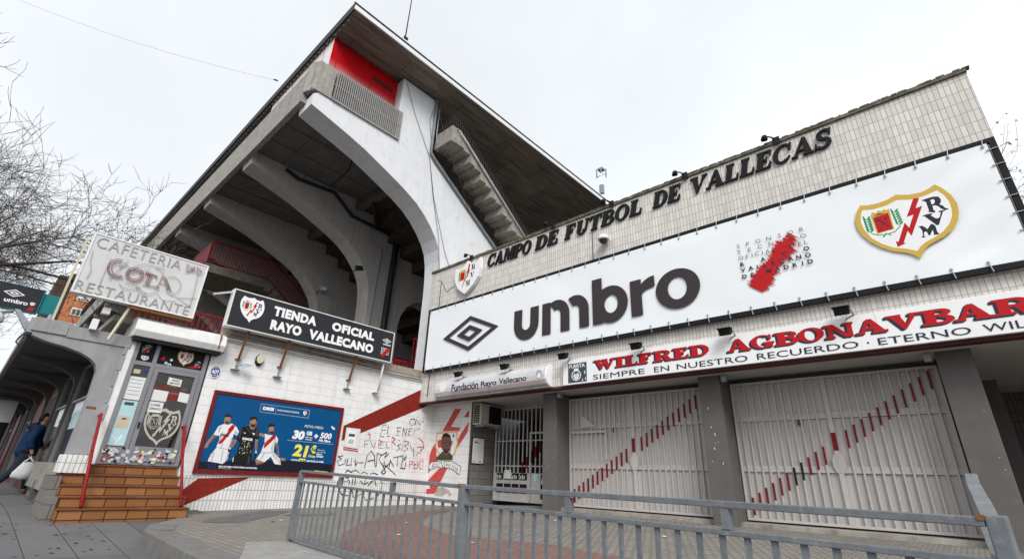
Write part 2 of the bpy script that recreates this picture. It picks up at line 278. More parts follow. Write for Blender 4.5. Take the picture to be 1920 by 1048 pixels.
class MB:
    def __init__(s): s.v = []; s.f = []; s.m = []; s.sm = []
    def add(s, vs, fs, mi=0, smooth=False):
        b = len(s.v); s.v += [Vector(v) for v in vs]
        for f in fs: s.f.append([i+b for i in f]); s.m.append(mi); s.sm.append(smooth)
        return s
    def box(s, x0, x1, y0, y1, z0, z1, mi=0):
        return s.add([(x, y, z) for x in (x0, x1) for y in (y0, y1) for z in (z0, z1)],
                     [(0, 1, 3, 2), (4, 6, 7, 5), (0, 4, 5, 1), (2, 3, 7, 6), (0, 2, 6, 4), (1, 5, 7, 3)], mi)
    def bar(s, a, b, wx, wy, ref=(0, 0, 1), mi=0):
        a = Vector(a); b = Vector(b); d = (b-a).normalized(); r = Vector(ref)
        if abs(d.dot(r)) > 0.99: r = Vector((1, 0, 0))
        u = d.cross(r).normalized(); v = u.cross(d)
        vs = []
        for p in (a, b):
            for (i, j) in ((-1, -1), (1, -1), (1, 1), (-1, 1)): vs.append(p+u*(i*wx/2)+v*(j*wy/2))
        return s.add(vs, [(0, 1, 2, 3), (7, 6, 5, 4), (0, 4, 5, 1), (1, 5, 6, 2), (2, 6, 7, 3), (3, 7, 4, 0)], mi)
    def tube(s, pts, r, n=6, mi=0, caps=True):
        pts = [Vector(p) for p in pts]
        rs = r if isinstance(r, (list, tuple)) else [r]*len(pts)
        d0 = (pts[1]-pts[0]).normalized(); u = d0.orthogonal().normalized(); b = len(s.v)
        for i, p in enumerate(pts):
            if i == 0: d = d0
            elif i == len(pts)-1: d = (pts[i]-pts[i-1]).normalized()
            else:
                d = (pts[i+1]-pts[i]).normalized()+(pts[i]-pts[i-1]).normalized()
                d = d.normalized() if d.length > 1e-6 else (pts[i+1]-pts[i]).normalized()
            u = (u-d*u.dot(d)); u = u.normalized() if u.length > 1e-6 else d.orthogonal().normalized()
            v = d.cross(u)
            for k in range(n):
                a = 2*math.pi*k/n; s.v.append(p+(u*math.cos(a)+v*math.sin(a))*rs[i])
        for i in range(len(pts)-1):
            for k in range(n):
                s.f.append([b+i*n+k, b+i*n+(k+1) % n, b+(i+1)*n+(k+1) % n, b+(i+1)*n+k]); s.m.append(mi); s.sm.append(True)
        if caps:
            s.f.append([b+k for k in range(n)][::-1]); s.m.append(mi); s.sm.append(False)
            s.f.append([b+(len(pts)-1)*n+k for k in range(n)]); s.m.append(mi); s.sm.append(False)
        return s
    def prism(s, poly, ext, mi=0):
        """poly: 3-D points of a planar outline, ext: extrusion vector"""
        n = len(poly); e = Vector(ext); P = [Vector(p) for p in poly]
        fs = [list(range(n)), list(range(2*n-1, n-1, -1))]+[(i, n+i, n+(i+1) % n, (i+1) % n) for i in range(n)]
        return s.add(P+[p+e for p in P], fs, mi)
    def lathe(s, prof, c, axis=(0, 0, 1), n=20, mi=0):
        """prof: (radius, height) pairs"""
        ax = Vector(axis).normalized(); u = ax.orthogonal().normalized(); v = ax.cross(u); c = Vector(c); b = len(s.v)
        for r, h in prof:
            for k in range(n):
                a = 2*math.pi*k/n; s.v.append(c+ax*h+(u*math.cos(a)+v*math.sin(a))*r)
        for i in range(len(prof)-1):
            for k in range(n):
                s.f.append([b+i*n+k, b+i*n+(k+1) % n, b+(i+1)*n+(k+1) % n, b+(i+1)*n+k]); s.m.append(mi); s.sm.append(True)
        return s
    def mesh(s, name, fix=True):
        me = bpy.data.meshes.new(name); me.from_pydata(s.v, [], s.f)
        for p, mi, sm in zip(me.polygons, s.m, s.sm): p.material_index = mi; p.use_smooth = sm
        me.validate()
        if fix:
            bm = bmesh.new(); bm.from_mesh(me); bmesh.ops.recalc_face_normals(bm, faces=bm.faces); bm.to_mesh(me); bm.free()
        return me
    def build(s, name, mats, parent=None, bevel=0.0, fix=True):
        me = s.mesh(name, fix)
        if bevel > 0:
            bm = bmesh.new(); bm.from_mesh(me)
            es = [e for e in bm.edges if len(e.link_faces) == 2 and e.calc_face_angle(0) > 0.6]
            bmesh.ops.bevel(bm, geom=es, offset=bevel, segments=2, profile=0.5, affect='EDGES', clamp_overlap=True)
            bm.to_mesh(me); bm.free()
        return link(name, me, parent, mats)

def boxo(name, m, parent, x0, x1, y0, y1, z0, z1, bevel=0.0):
    return MB().box(x0, x1, y0, y1, z0, z1).build(name, m, parent, bevel)

# flat artwork: a frame is (origin, u, v); n = u x v points at the viewer
class Frame:
    def __init__(s, o, u, v): s.o = Vector(o); s.u = Vector(u); s.v = Vector(v); s.n = s.u.cross(s.v)
    def p(s, a, b, h=0.0): return s.o+s.u*a+s.v*b+s.n*h
def facade(y): return Frame((0, y, 0), (1, 0, 0), (0, 0, 1))       # looks towards -Y
def sidewall(x): return Frame((x, 0, 0), (0, 1, 0), (0, 0, 1))     # looks towards +X

def inside(pt, poly):
    x, y = pt; c = False; n = len(poly); j = n-1
    for i in range(n):
        xi, yi = poly[i]; xj, yj = poly[j]
        if (yi > y) != (yj > y) and x < (xj-xi)*(y-yi)/(yj-yi+1e-15)+xi: c = not c
        j = i
    return c
def cut2d(layers):
    """layers bottom to top: (material index, [outlines], [holes]); returns verts, triangles, material per triangle"""
    vs = []; es = []; polys = []
    for li, (mi, adds, subs) in enumerate(layers):
        for k, pl in enumerate(list(adds)+list(subs)):
            b = len(vs); n = len(pl); vs += [Vector((p[0], p[1])) for p in pl]
            es += [(b+i, b+(i+1) % n) for i in range(n)]
            xs = [p[0] for p in pl]; ys = [p[1] for p in pl]
            polys.append((li, k < len(adds), pl, min(xs), max(xs), min(ys), max(ys)))
    V, E, T = delaunay_2d_cdt(vs, es, [], 0, 1e-6)[:3]
    out = []; mi = []
    L = len(layers)
    for t in T:
        a, b, c = (V[i] for i in t)
        if abs((b-a).cross(c-a)) < 1e-12: continue
        g = ((a.x+b.x+c.x)/3, (a.y+b.y+c.y)/3)
        ins = [False]*L; sub = [False]*L
        for li, ad, pl, x0, x1, y0, y1 in polys:
            if x0 <= g[0] <= x1 and y0 <= g[1] <= y1 and (not (ins[li] if ad else sub[li])) and inside(g, pl):
                if ad: ins[li] = True
                else: sub[li] = True
        for li in range(L-1, -1, -1):
            if ins[li] and not sub[li]: out.append(tuple(t)); mi.append(layers[li][0]); break
    return V, out, mi
def art(name, frame, layers, mats, parent, off=0.004, thick=0.0):
    """one flat mesh of printed / painted shapes on a surface; thick > 0 gives it a real depth behind the face"""
    V, T, mi = cut2d(layers)
    mb = MB(); b = [frame.p(v.x, v.y, off) for v in V]
    mb.v = b; mb.f = [list(t) for t in T]; mb.m = mi; mb.sm = [False]*len(T)
    if thick > 0:
        n = len(b); cnt = {}
        for t, m_ in zip(T, mi):
            for i in range(3):
                e = (t[i], t[(i+1) % 3]); cnt[e] = m_
        mb.v = b+[p-frame.n*thick for p in b]
        for (i, j), m_ in cnt.items():
            if (j, i) not in cnt: mb.f.append([i, i+n, j+n, j]); mb.m.append(m_); mb.sm.append(False)
    me = mb.mesh(name, fix=False)
    bm = bmesh.new(); bm.from_mesh(me)
    bmesh.ops.delete(bm, geom=[v for v in bm.verts if not v.link_faces], context='VERTS')
    for f in bm.faces: f.normal_update()
    flip = [f for f in bm.faces if f.normal.dot(frame.n) < -0.5]
    if flip: bmesh.ops.reverse_faces(bm, faces=flip)
    bm.to_mesh(me); bm.free()
    return link(name, me, parent, mats)

# 2-D shapes
def rect(x0, y0, x1, y1): return [(x0, y0), (x1, y0), (x1, y1), (x0, y1)]
def ell(cx, cy, rx, ry, n=28, a0=0, a1=360):
    return [(cx+rx*math.cos(R(a0+(a1-a0)*i/n)), cy+ry*math.sin(R(a0+(a1-a0)*i/n))) for i in range(n+(0 if a1-a0 == 360 else 1))]
def arcband(cx, cy, rx, ry, ix, iy, a0, a1, n=16):
    return ell(cx, cy, rx, ry, n, a0, a1)+ell(cx, cy, ix, iy, n, a0, a1)[::-1]
def ribbon(pts, wd, vary=False):
    """a stroke of width wd along pts as separate quads plus round joints"""
    out = []
    w0 = wd
    for a, b in zip(pts, pts[1:]):
        dx, dy = b[0]-a[0], b[1]-a[1]; L = math.hypot(dx, dy)
        if L < 1e-6: continue
        if vary: wd = w0*(0.65+rnd.random()*.8)
        nx, ny = -dy/L*wd/2, dx/L*wd/2; ex, ey = dx/L*wd*0.3, dy/L*wd*0.3
        out.append([(a[0]+nx-ex, a[1]+ny-ey), (a[0]-nx-ex, a[1]-ny-ey), (b[0]-nx+ex, b[1]-ny+ey), (b[0]+nx+ex, b[1]+ny+ey)])
    return out
def xf(polys, f): return [[f(p) for p in pl] for pl in polys]

# lettering from the built-in font, fitted into a box of the frame
def text_polys(string, bold=0.0, spacing=1.0):
    cu = bpy.data.curves.new('t', 'FONT'); cu.body = string; cu.size = 1; cu.offset = bold; cu.space_character = spacing; cu.resolution_u = 3
    cu.fill_mode = 'NONE' if False else 'BOTH'
    o = bpy.data.objects.new('t', cu); COL.objects.link(o)
    bpy.context.view_layer.update(); dg = bpy.context.evaluated_depsgraph_get()
    me = bpy.data.meshes.new_from_object(o.evaluated_get(dg)); bpy.data.objects.remove(o); bpy.data.curves.remove(cu)
    V = [(v.co.x, v.co.y) for v in me.vertices]; Fs = [list(p.vertices) for p in me.polygons]; bpy.data.meshes.remove(me)
    return V, Fs
def text(name, frame, string, x0, y0, x1, y1, m, parent, off=0.006, bold=0.0, spacing=1.0, shear=0.0, thick=0.0, skew=0.0):
    """string stretched into the box x0..x1, y0..y1 of the frame (skew: rise of the right end)"""
    V, Fs = text_polys(string, bold, spacing)
    ax = [v[0] for v in V]; ay = [v[1] for v in V]; a0, a1, b0, b1 = min(ax), max(ax), min(ay), max(ay)
    def f(v):
        s_ = (v[0]-a0)/(a1-a0); t_ = (v[1]-b0)/max(b1-b0, 1e-6)
        return (x0+(x1-x0)*s_+shear*t_*(y1-y0), y0+(y1-y0)*t_+skew*s_)
    mb = MB(); mb.v = [frame.p(*f(v), off) for v in V]; mb.f = Fs; mb.m = [0]*len(Fs); mb.sm = [False]*len(Fs)
    me = mb.mesh(name, fix=False)
    bm = bmesh.new(); bm.from_mesh(me); bmesh.ops.remove_doubles(bm, verts=bm.verts, dist=1e-5)
    for f_ in bm.faces: f_.normal_update()
    fl = [f_ for f_ in bm.faces if f_.normal.dot(frame.n) < 0]
    if fl: bmesh.ops.reverse_faces(bm, faces=fl)
    if thick > 0:
        r = bmesh.ops.extrude_face_region(bm, geom=bm.faces[:]); vv = [g for g in r['geom'] if isinstance(g, bmesh.types.BMVert)]
        bmesh.ops.translate(bm, verts=vv, vec=-frame.n*thick); bmesh.ops.recalc_face_normals(bm, faces=bm.faces)
    bm.to_mesh(me); bm.free()
    return link(name, me, parent, m)

# slab-serif capitals drawn as outlines on a unit-high grid
def glyph(ch, s=0.22, t=0.09, h=0.085, o=0.07):
    """returns (width, outlines, holes)"""
    def stem(x): return [rect(x, 0, x+s, 1), rect(x-o, 0, x+s+o, h), rect(x-o, 1-h, x+s+o, 1)]
    A = []; H = []
    if ch == 'I': A = stem(o); w = s+2*o
    elif ch == 'L': A = stem(o)+[rect(o, 0, .62, h), [(.62-.03, 0), (.66, 0), (.66, .34), (.61, .34), (.56, h)]]; w = .68
    elif ch in 'EF':
        A = stem(o)+[rect(o, 1-h, .64, 1), [(.64, 1), (.64, .70), (.59, .70), (.53, 1-h), (.5, 1)], rect(o+s, .46, .46, .46+h), rect(.43, .34, .49, .66)]
        if ch == 'E': A += [rect(o, 0, .66, h), [(.6, 0), (.69, 0), (.69, .33), (.63, .33), (.56, h)]]
        w = .70
    elif ch == 'D': A = stem(o)[:1]+[rect(0, 0, o+s+.1, h), rect(0, 1-h, o+s+.1, 1), arcband(o+s+.06, .5, .42, .5, .20, .5-h, -90, 90)]; w = .80
    elif ch == 'B':
        A = stem(o)[:1]+[rect(0, 0, o+s+.1, h), rect(0, 1-h, o+s+.1, 1), rect(o+s-.02, .49, o+s+.12, .49+h),
                         arcband(o+s+.09, .755, .31, .245, .13, .245-h, -90, 90), arcband(o+s+.09, .288, .36, .288, .16, .288-h, -90, 90)]; w = .76
    elif ch in 'PR':
        A = stem(o)+[rect(o, 1-h, o+s+.12, 1), rect(o+s-.02, .44, o+s+.12, .44+h), arcband(o+s+.10, .72, .34, .28, .14, .28-h, -90, 90)]; w = .74
        if ch == 'R': A += [[(o+s+.08, .5), (o+s+.30, .5), (.80, h), (.60, 0)], rect(.58, 0, .90, h)]; w = .90
    elif ch in 'OQ': A = [arcband(.42, .5, .42, .52, .20, .42, 90, 270), arcband(.42, .5, .42, .52, .20, .42, -90, 90)]; w = .84
    elif ch in 'CG':
        A = [arcband(.42, .5, .42, .52, .20, .43, 52, 308), [(.66, .62), (.75, .62), (.75, 1.0), (.70, 1.0), (.62, .9)]]; w = .78
        if ch == 'C': A += [[(.60, .06), (.68, .1), (.77, .27), (.73, .29), (.6, .16)]]
        else: A += [rect(.52, 0.02, .52+s, .44), rect(.44, .44-h, .84, .44)]; w = .84
    elif ch == 'A':
        A = [[(.08, 0), (.08+t, 0), (.42, .86), (.36, 1.0)], [(.56, 0), (.56+s+.04, 0), (.50, 1.0), (.36, 1.0)], rect(.2, .28, .62, .28+h), rect(0, 0, .26, h), rect(.48, 0, .90, h)]; w = .88
    elif ch == 'V':
        A = [[(.06, 1), (.06+s+.04, 1), (.52, .16), (.44, 0), (.40, 0)], [(.70, 1), (.70+t, 1), (.48, 0), (.42, .0)], rect(-.02, 1-h, .40, 1), rect(.60, 1-h, .88, 1)]; w = .86
    elif ch == 'W':
        A = [[(.06, 1), (.06+s, 1), (.46, .2), (.40, 0), (.34, 0)], [(.56, 1), (.56+t, 1), (.42, 0), (.36, 0)],
             [(.46, 1), (.46+s, 1), (.86, .2), (.80, 0), (.74, 0)], [(1.0, 1), (1.0+t, 1), (.82, 0), (.76, 0)], rect(-.02, 1-h, .36, 1), rect(.42, 1-h, .76, 1), rect(.92, 1-h, 1.18, 1)]; w = 1.16
    elif ch == 'M':
        A = [rect(.07, 0, .07+t, 1), rect(.76, 0, .76+s, 1), [(.07, 1), (.07+s+.06, 1), (.56, .2), (.46, 0)], [(.46, 0), (.54, 0), (.80, 1), (.70, 1)],
             rect(0, 0, .26, h), rect(.68, 0, 1.04, h), rect(0, 1-h, .26, 1), rect(.76, 1-h, 1.04, 1)]; w = 1.04
    elif ch == 'N':
        A = [rect(.10, 0, .10+t, 1), rect(.68, 0, .68+t, 1), [(.04, 1), (.28, 1), (.77, 0), (.60, 0)], rect(0, 0, .30, h), rect(-.02, 1-h, .28, 1), rect(.58, 1-h, .88, 1)]; w = .88
    elif ch == 'T': A = [rect(.27, 0, .27+s, 1), rect(.18, 0, .58, h), rect(0, 1-h, .76, 1), [(0, 1), (0, .68), (.05, .68), (.13, 1-h), (.16, 1)], [(.76, 1), (.76, .68), (.71, .68), (.63, 1-h), (.6, 1)]]; w = .76
    elif ch == 'U': A = [rect(.07, .3, .07+s, 1), rect(.62, .3, .62+t, 1), arcband(.39, .32, .32, .34, .10, .25, 180, 360), rect(0, 1-h, .36, 1), rect(.53, 1-h, .80, 1)]; w = .80
    elif ch == 'S':
        A = [arcband(.32, .735, .30, .285, .13, .18, 30, 270), arcband(.32, .275, .33, .295, .14, .17, -150, 90), [(.50, .68), (.58, .68), (.58, 1.0), (.53, 1.0), (.46, .9)], [(.0, .0), (.05, .0), (.12, .1), (.07, .34), (0, .34)],
             [(.1, .66), (.3, .45), (.34, .57), (.22, .7)], [(.3, .45), (.56, .35), (.5, .5), (.34, .57)]]; w = .66
    else: w = .4
    return w, A, H
def serif_word(word, x0, x1, y0, y1, shear=0.0, gap=0.07, style={}):
    """polygons of a word of serif capitals stretched over x0..x1; returns one list of outlines per letter"""
    gs = [glyph(c, **style) for c in word]; tot = sum(g[0] for g in gs)+gap*(len(word)-1); k = (x1-x0)/tot; out = []; x = 0
    for wd, A, H in gs:
        out.append(xf(A, lambda p: (x0+(x+p[0])*k+shear*(p[1]-0.5)*(y1-y0), y0+p[1]*(y1-y0)))); x += wd+gap
    return out

# the club crest, drawn once on a grid traced in the plane of the big banner, then fitted wherever it appears
def zpx(o, sc, p): return (o[0]+p[0]*sc, o[1]+p[1]*sc)
CX0, CX1, CZ0, CZ1 = -0.52, 0.70, 4.0, 5.1
def cz(*pts):
    out = []
    for p in pts:
        q = at(*zpx((1590, 340), 0.14312, p), 'Y', 8.62); out.append(((q.x-CX0)/(CX1-CX0), (q.z-CZ0)/(CZ1-CZ0)))
    return out
CREST = dict(
 outer=cz((165,330),(250,330),(400,300),(520,255),(630,190),(800,192),(960,160),(1060,110),(1135,55),(1230,100),(1350,190),(1430,300),(1455,420),(1440,530),(1370,650),(1260,740),(1130,810),(1050,860),(1000,920),(955,1020),(850,970),(750,945),(600,930),(440,880),(300,810),(190,720),(120,620),(98,520),(120,410)),
 inner=cz((190,395),(330,385),(500,335),(640,262),(830,255),(980,215),(1090,170),(1165,135),(1250,190),(1320,270),(1360,380),(1365,470),(1330,570),(1250,670),(1130,750),(1020,810),(950,870),(912,925),(780,895),(600,880),(450,830),(320,760),(220,650),(175,550),(172,470)),
 bolt=cz((857,240),(935,232),(890,365),(975,335),(838,730),(785,665),(735,815),(765,822),(655,875),(630,795),(665,805),(745,553),(805,620),(860,450),(772,485)),
 r=cz((968,262),(1040,238),(1120,215),(1185,215),(1218,250),(1218,290),(1200,318),(1240,330),(1280,365),(1320,372),(1305,388),(1260,390),(1220,372),(1190,345),(1150,330),(1110,335),(1122,390),(1150,405),(1140,425),(1055,417),(1062,395),(1025,290),(1000,275),(975,275)),
 rh=cz((1080,262),(1120,247),(1142,275),(1130,308),(1098,318)),
 v=cz((970,468),(1035,445),(1105,432),(1110,445),(1085,460),(1145,495),(1180,500),(1205,480),(1215,420),(1180,415),(1200,400),(1275,388),(1275,400),(1245,412),(1195,585),(1165,590),(1010,477)),
 m=cz((918,610),(970,595),(1010,612),(1045,640),(1085,575),(1115,572),(1150,600),(1170,670),(1200,702),(1175,712),(1120,718),(1130,700),(1112,650),(1075,725),(1060,720),(1030,670),(1000,680),(1000,728),(1025,740),(970,755),(970,740),(985,725),(975,660),(945,620)),
 shield=cz((300,465),(545,385),(610,640),(520,665),(385,705)),
 shin=cz((330,492),(530,425),(595,635),(400,690)),
 crown=cz((300,462),(320,420),(370,430),(400,395),(440,405),(470,380),(505,390),(540,372),(548,400),(320,480)),
 band=cz((340,475),(400,435),(495,430)),
 ax1=cz((345,545),(355,530),(420,495),(415,515),(550,600),(540,612),(405,530)),
 ax2=cz((480,505),(490,480),(525,490),(500,515),(425,672),(412,668),(495,520)))
def leaf(spine, side):
    out = [];
    for i in range(6):
        t_ = (i+0.5)/6; x = spine[0][0]+(spine[1][0]-spine[0][0])*t_; y = spine[0][1]+(spine[1][1]-spine[0][1])*t_
        for sg in (-1, 1): out.append(cz((x, y+4), (x+sg*30-4, y-38), (x+sg*54, y-46), (x+sg*46, y-12), (x+sg*14, y+14)))
    return out
LEAVES = leaf(((240, 500), (300, 690)), 1)+leaf(((600, 400), (680, 590)), 1)+[cz((310, 690), (400, 712), (470, 700), (470, 712), (400, 726), (305, 702)), cz((540, 690), (620, 665), (685, 590), (695, 600), (625, 678), (540, 705)), cz((455, 735), (500, 690), (580, 710), (575, 722), (510, 708), (475, 750))]
def crest_layers(x0, x1, z0, z1, border=True, full=True, base=0, mono=False):
    """materials: 0 gold 1 white 2 red 3 dark 4 green (+base)"""
    f = lambda p: (x0+p[0]*(x1-x0), z0+p[1]*(z1-z0)); g = lambda k: xf([CREST[k]], f)
    L = [(base+(0 if border else 1), g('outer'), [])]
    if border: L.append((base+1, g('inner'), []))
    if full: L.append((base+4, xf(LEAVES, f), []))
    L += [(base+0 if border else base+2, g('crown'), []), (base+0 if border else base+1, g('shield'), []), (base+2, g('shin'), [])]
    if full: L.append((base+3, g('ax1')+g('ax2')+g('band'), []))
    L += [(base+2, g('bolt'), []), (base+3, g('r')+g('v')+g('m'), g('rh'))]
    return L
CREST_M = ['gold', 'white', 'crest_red', 'ink_blue', 'green']
def diamond_layers(x0, x1, z0, z1, mi):
    cx = (x0+x1)/2; c = (z0+z1)/2; f = lambda k: [(cx-(x1-x0)/2*k, c), (cx, c+(z1-z0)/2*k), (cx+(x1-x0)/2*k, c), (cx, c-(z1-z0)/2*k)]
    return [(mi, [f(1)], [f(.77)]), (mi, [f(.47)], [f(.22)])]
def umbro_word(x0, z0, k):
    """outlines / holes of the rounded lower-case wordmark, traced 1:1 at X -7.88, base 4.01"""
    A = []; Hs = []
    A += [rect(-7.88, 4.395, -7.61, 4.80), rect(-7.34, 4.395, -7.07, 4.80), arcband(-7.475, 4.395, .405, .405, .135, .15, 180, 360, 20)]
    A += [rect(-6.96, 4.01, -6.70, 4.80), rect(-6.41, 4.01, -6.15, 4.45), rect(-5.88, 4.01, -5.62, 4.45),
          arcband(-6.52, 4.44, .37, .38, .11, .14, 0, 125, 16), arcband(-5.99, 4.44, .37, .38, .11, .14, 0, 122, 16)]
    A += [rect(-5.52, 4.01, -5.26, 5.07), ell(-5.06, 4.41, .425, .42, 32)]; Hs.append(ell(-5.045, 4.41, .165, .21, 24))
    A += [rect(-4.57, 4.01, -4.31, 4.80), arcband(-4.01, 4.44, .40, .37, .30, .13, 90, 180, 14)]
    A += [ell(-3.545, 4.41, .455, .415, 36)]; Hs.append(ell(-3.545, 4.415, .195, .235, 28))
    f = lambda p: (x0+(p[0]+7.88)*k, z0+(p[1]-4.01)*k)
    return xf(A, f), xf(Hs, f)
# ================================================================ GROUND
def sstep(a, b, x):
    t = min(1, max(0, (x-a)/(b-a))); return t*t*(3-2*t)
def plaza_z(x, y): return max(0.0, y-3.3)*(0.015+0.021*sstep(-11.66, -7.5, x))
def walk_z(x, y):
    z = -0.03-0.06*(max(x, -11.5)+10.4) if x > -11.5 else 0.036-0.016*(x+11.5)
    return z
def grid(name, x0, x1, y0, y1, nx, ny, fz, m, kind='structure', mi=None, holes=None):
    mb = MB(); vs = []; fs = []
    for j in range(ny+1):
        for i in range(nx+1):
            x = x0+(x1-x0)*i/nx; y = y0+(y1-y0)*j/ny; vs.append((x, y, fz(x, y)))
    for j in range(ny):
        for i in range(nx):
            fs.append((j*(nx+1)+i, j*(nx+1)+i+1, (j+1)*(nx+1)+i+1, (j+1)*(nx+1)+i))
    mb.add(vs, fs); o = mb.build(name, m, None, fix=False); tag(o, kind=kind); return o
tag(MB().add([(-500, -500, -1.6), (500, -500, -1.6), (500, 500, -1.6), (-500, 500, -1.6)], [(0, 1, 2, 3)]).build('ground', mat('distant_asphalt', (0.06, 0.06, 0.062), 0.9, var=0.2), None), kind='structure')
grid('sidewalk', -70, 8, -6, 3.6, 78, 8, walk_z, 'slab')
# plaza: raised paving, its kerbed street edge curving away from the steps
edge = [(-10.2, 2.9), (-9.2, 2.3), (-8.3, 2.02), (-7.65, 1.98), (-6.87, 1.94), (-6.22, 1.9), (-5.7, 1.88), (-4.5, 1.86), (-2, 1.86), (6, 1.86)]
def edge_y(x):
    for (a, b), (c, d) in zip(edge, edge[1:]):
        if a <= x <= c: return b+(d-b)*(x-a)/(c-a)
    return edge[0][1] if x < edge[0][0] else edge[-1][1]
mb = MB(); vs = []; fs = []; nx = 72; ny = 26
for j in range(ny+1):
    for i in range(nx+1):
        x = -12.0+18.0*i/nx; y0 = edge_y(x) if x > -10.2 else 2.9; y = y0+(14.5-y0)*j/ny; vs.append((x, y, plaza_z(x, y)+0.004))
for j in range(ny):
    for i in range(nx): fs.append((j*(nx+1)+i, j*(nx+1)+i+1, (j+1)*(nx+1)+i+1, (j+1)*(nx+1)+i))
tag(mb.add(vs, fs).build('plaza', 'cobble', None, fix=False), kind='structure')
def strip(name, poly, m, h):
    """flat paving patch that follows the plaza"""
    V, T, mi = cut2d([(0, [poly], [])])
    bm = bmesh.new(); bv = [bm.verts.new((v.x, v.y, 0)) for v in V]
    for t in T: bm.faces.new([bv[i] for i in t])
    bmesh.ops.subdivide_edges(bm, edges=bm.edges[:], cuts=5, use_grid_fill=True)
    for v in bm.verts: v.co.z = plaza_z(v.co.x, v.co.y)+h
    for f in bm.faces: f.normal_update()
    fl = [f for f in bm.faces if f.normal.z < 0]; bmesh.ops.reverse_faces(bm, faces=fl)
    me = bpy.data.meshes.new(name); bm.to_mesh(me); bm.free(); return tag(link(name, me, None, m), kind='structure')
strip('red_paving', [(-6.7, 3.95), (-7.6, 4.75), (-8.6, 6.0), (-9.4, 8.2), (-8.9, 8.3), (-8.1, 6.6), (-7.0, 5.5), (-5.6, 5.0), (-4.2, 5.35), (-2.8, 5.2), (-1.2, 4.6), (-0.6, 3.1), (-2.2, 2.9), (-4.2, 3.1), (-5.6, 3.3)], 'cobble_red', 0.009)
strip('dark_paving', [(-9.9, 3.3), (-9.3, 3.0), (-9.0, 3.5), (-10.0, 4.5), (-10.8, 5.1), (-11.2, 4.7)], 'dark_slab', 0.009)
strip('utility_cover', [(-10.2, 4.9), (-9.8, 4.5), (-9.3, 5.1), (-9.7, 5.5)], 'kerb', 0.013)
# kerb that rises out of the falling sidewalk
mb = MB(); ks = [(-9.2, 2.3), (-8.3, 2.02), (-7.65, 1.98), (-6.87, 1.94), (-6.22, 1.9), (-5.7, 1.88), (-5.2, 1.87), (-4.6, 1.865), (-3.5, 1.86)]
for (a, b), (c, d) in zip(ks, ks[1:]):
    L = math.hypot(c-a, d-b); nx_, ny_ = -(d-b)/L, (c-a)/L; e = 0.006
    p = [(a+(c-a)*e, b+(d-b)*e), (c-(c-a)*e, d-(d-b)*e)]; q = [(p[0][0]+nx_*0.32, p[0][1]+ny_*0.32), (p[1][0]+nx_*0.32, p[1][1]+ny_*0.32)]
    p = [(p[0][0]-nx_*0.02, p[0][1]-ny_*0.02), (p[1][0]-nx_*0.02, p[1][1]-ny_*0.02)]
    top = [(*p[0], 0.012), (*p[1], 0.012), (*q[1], 0.012), (*q[0], 0.012)]; mb.prism(top, (0, 0, -0.9))
tag(mb.build('kerb', 'kerb', None), kind='structure')

# ================================================================ GRANDSTAND
st = thing('grandstand', 'tall concrete football grandstand with curved arch frames and flat cantilevered roof', 'grandstand', (-12, 9, 0))
N = 11; PIT_X = 4.2
FX = [-12.0, -16.44, -20.68, -24.74]+[-28.85-4.15*i for i in range(7)]
intr = [(3.9, 10.78), (4.54, 10.62), (5.2, 10.45), (5.8, 10.27), (6.4, 10.04), (7.0, 9.80), (7.5, 9.58), (7.95, 9.34), (8.34, 9.04), (8.65, 8.72), (8.9, 8.40), (9.08, 8.05), (9.18, 7.65), (9.23, 7.1), (9.25, 6.5), (9.25, 5), (9.22, 3.0)]
front = intr+[(9.22, 0.0), (19.5, 0.0), (19.5, 4.0), (11.9, 9.08), (8.26, 11.5)]
gable = front+[(8.26, 13.99), (6.74, 13.99), (6.74, 11.30), (4.02, 11.30), (3.88, 11.16)]
inner = front[:-1]+[(8.3, 11.26), (3.98, 11.26), (3.86, 11.16)]
hole = [(10.75, 3.2), (10.75, 6.5), (10.85, 7.0), (11.1, 7.45), (11.5, 7.75), (12.0, 7.9), (12.5, 7.75), (12.9, 7.45), (13.15, 7.0), (13.25, 6.5), (13.25, 3.2)]
for k in range(N):
    x = FX[k]
    fr = sidewall(x)
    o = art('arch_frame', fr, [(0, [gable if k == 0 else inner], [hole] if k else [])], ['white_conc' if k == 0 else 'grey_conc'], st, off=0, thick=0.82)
    if k == 0: o['label'] = 'white painted end frame with a curved arch and a stub up to the roof'
# upper floor slab, ribbed underside, cross beam
xe = FX[-1]-0.8
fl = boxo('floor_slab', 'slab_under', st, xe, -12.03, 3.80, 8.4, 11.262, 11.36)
mb = MB()
for k in range(N-1):
    x1 = FX[k]-.82; x0 = FX[k+1]
    for yy in (4.9, 6.1, 7.2): mb.box(x0, x1, yy-0.03, yy+0.03, 11.235, 11.262)
    mb.box(x0+0.0, x1, 8.0, 8.28, 10.82, 11.26)
    for xx in (x0+1.15, x0+2.3): mb.box(xx-0.03, xx+0.03, 3.9, 8.0, 11.22, 11.262)
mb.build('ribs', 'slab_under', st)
# stepped tier over the frames
mb = MB(); n = 16
for k in range(n):
    y = 8.3+k*0.70; z = 11.40-k*0.468
    mb.box(xe, -12.03, y, y+0.72, z-0.50, z)
mb.build('seating_tier', 'seat_under', st)
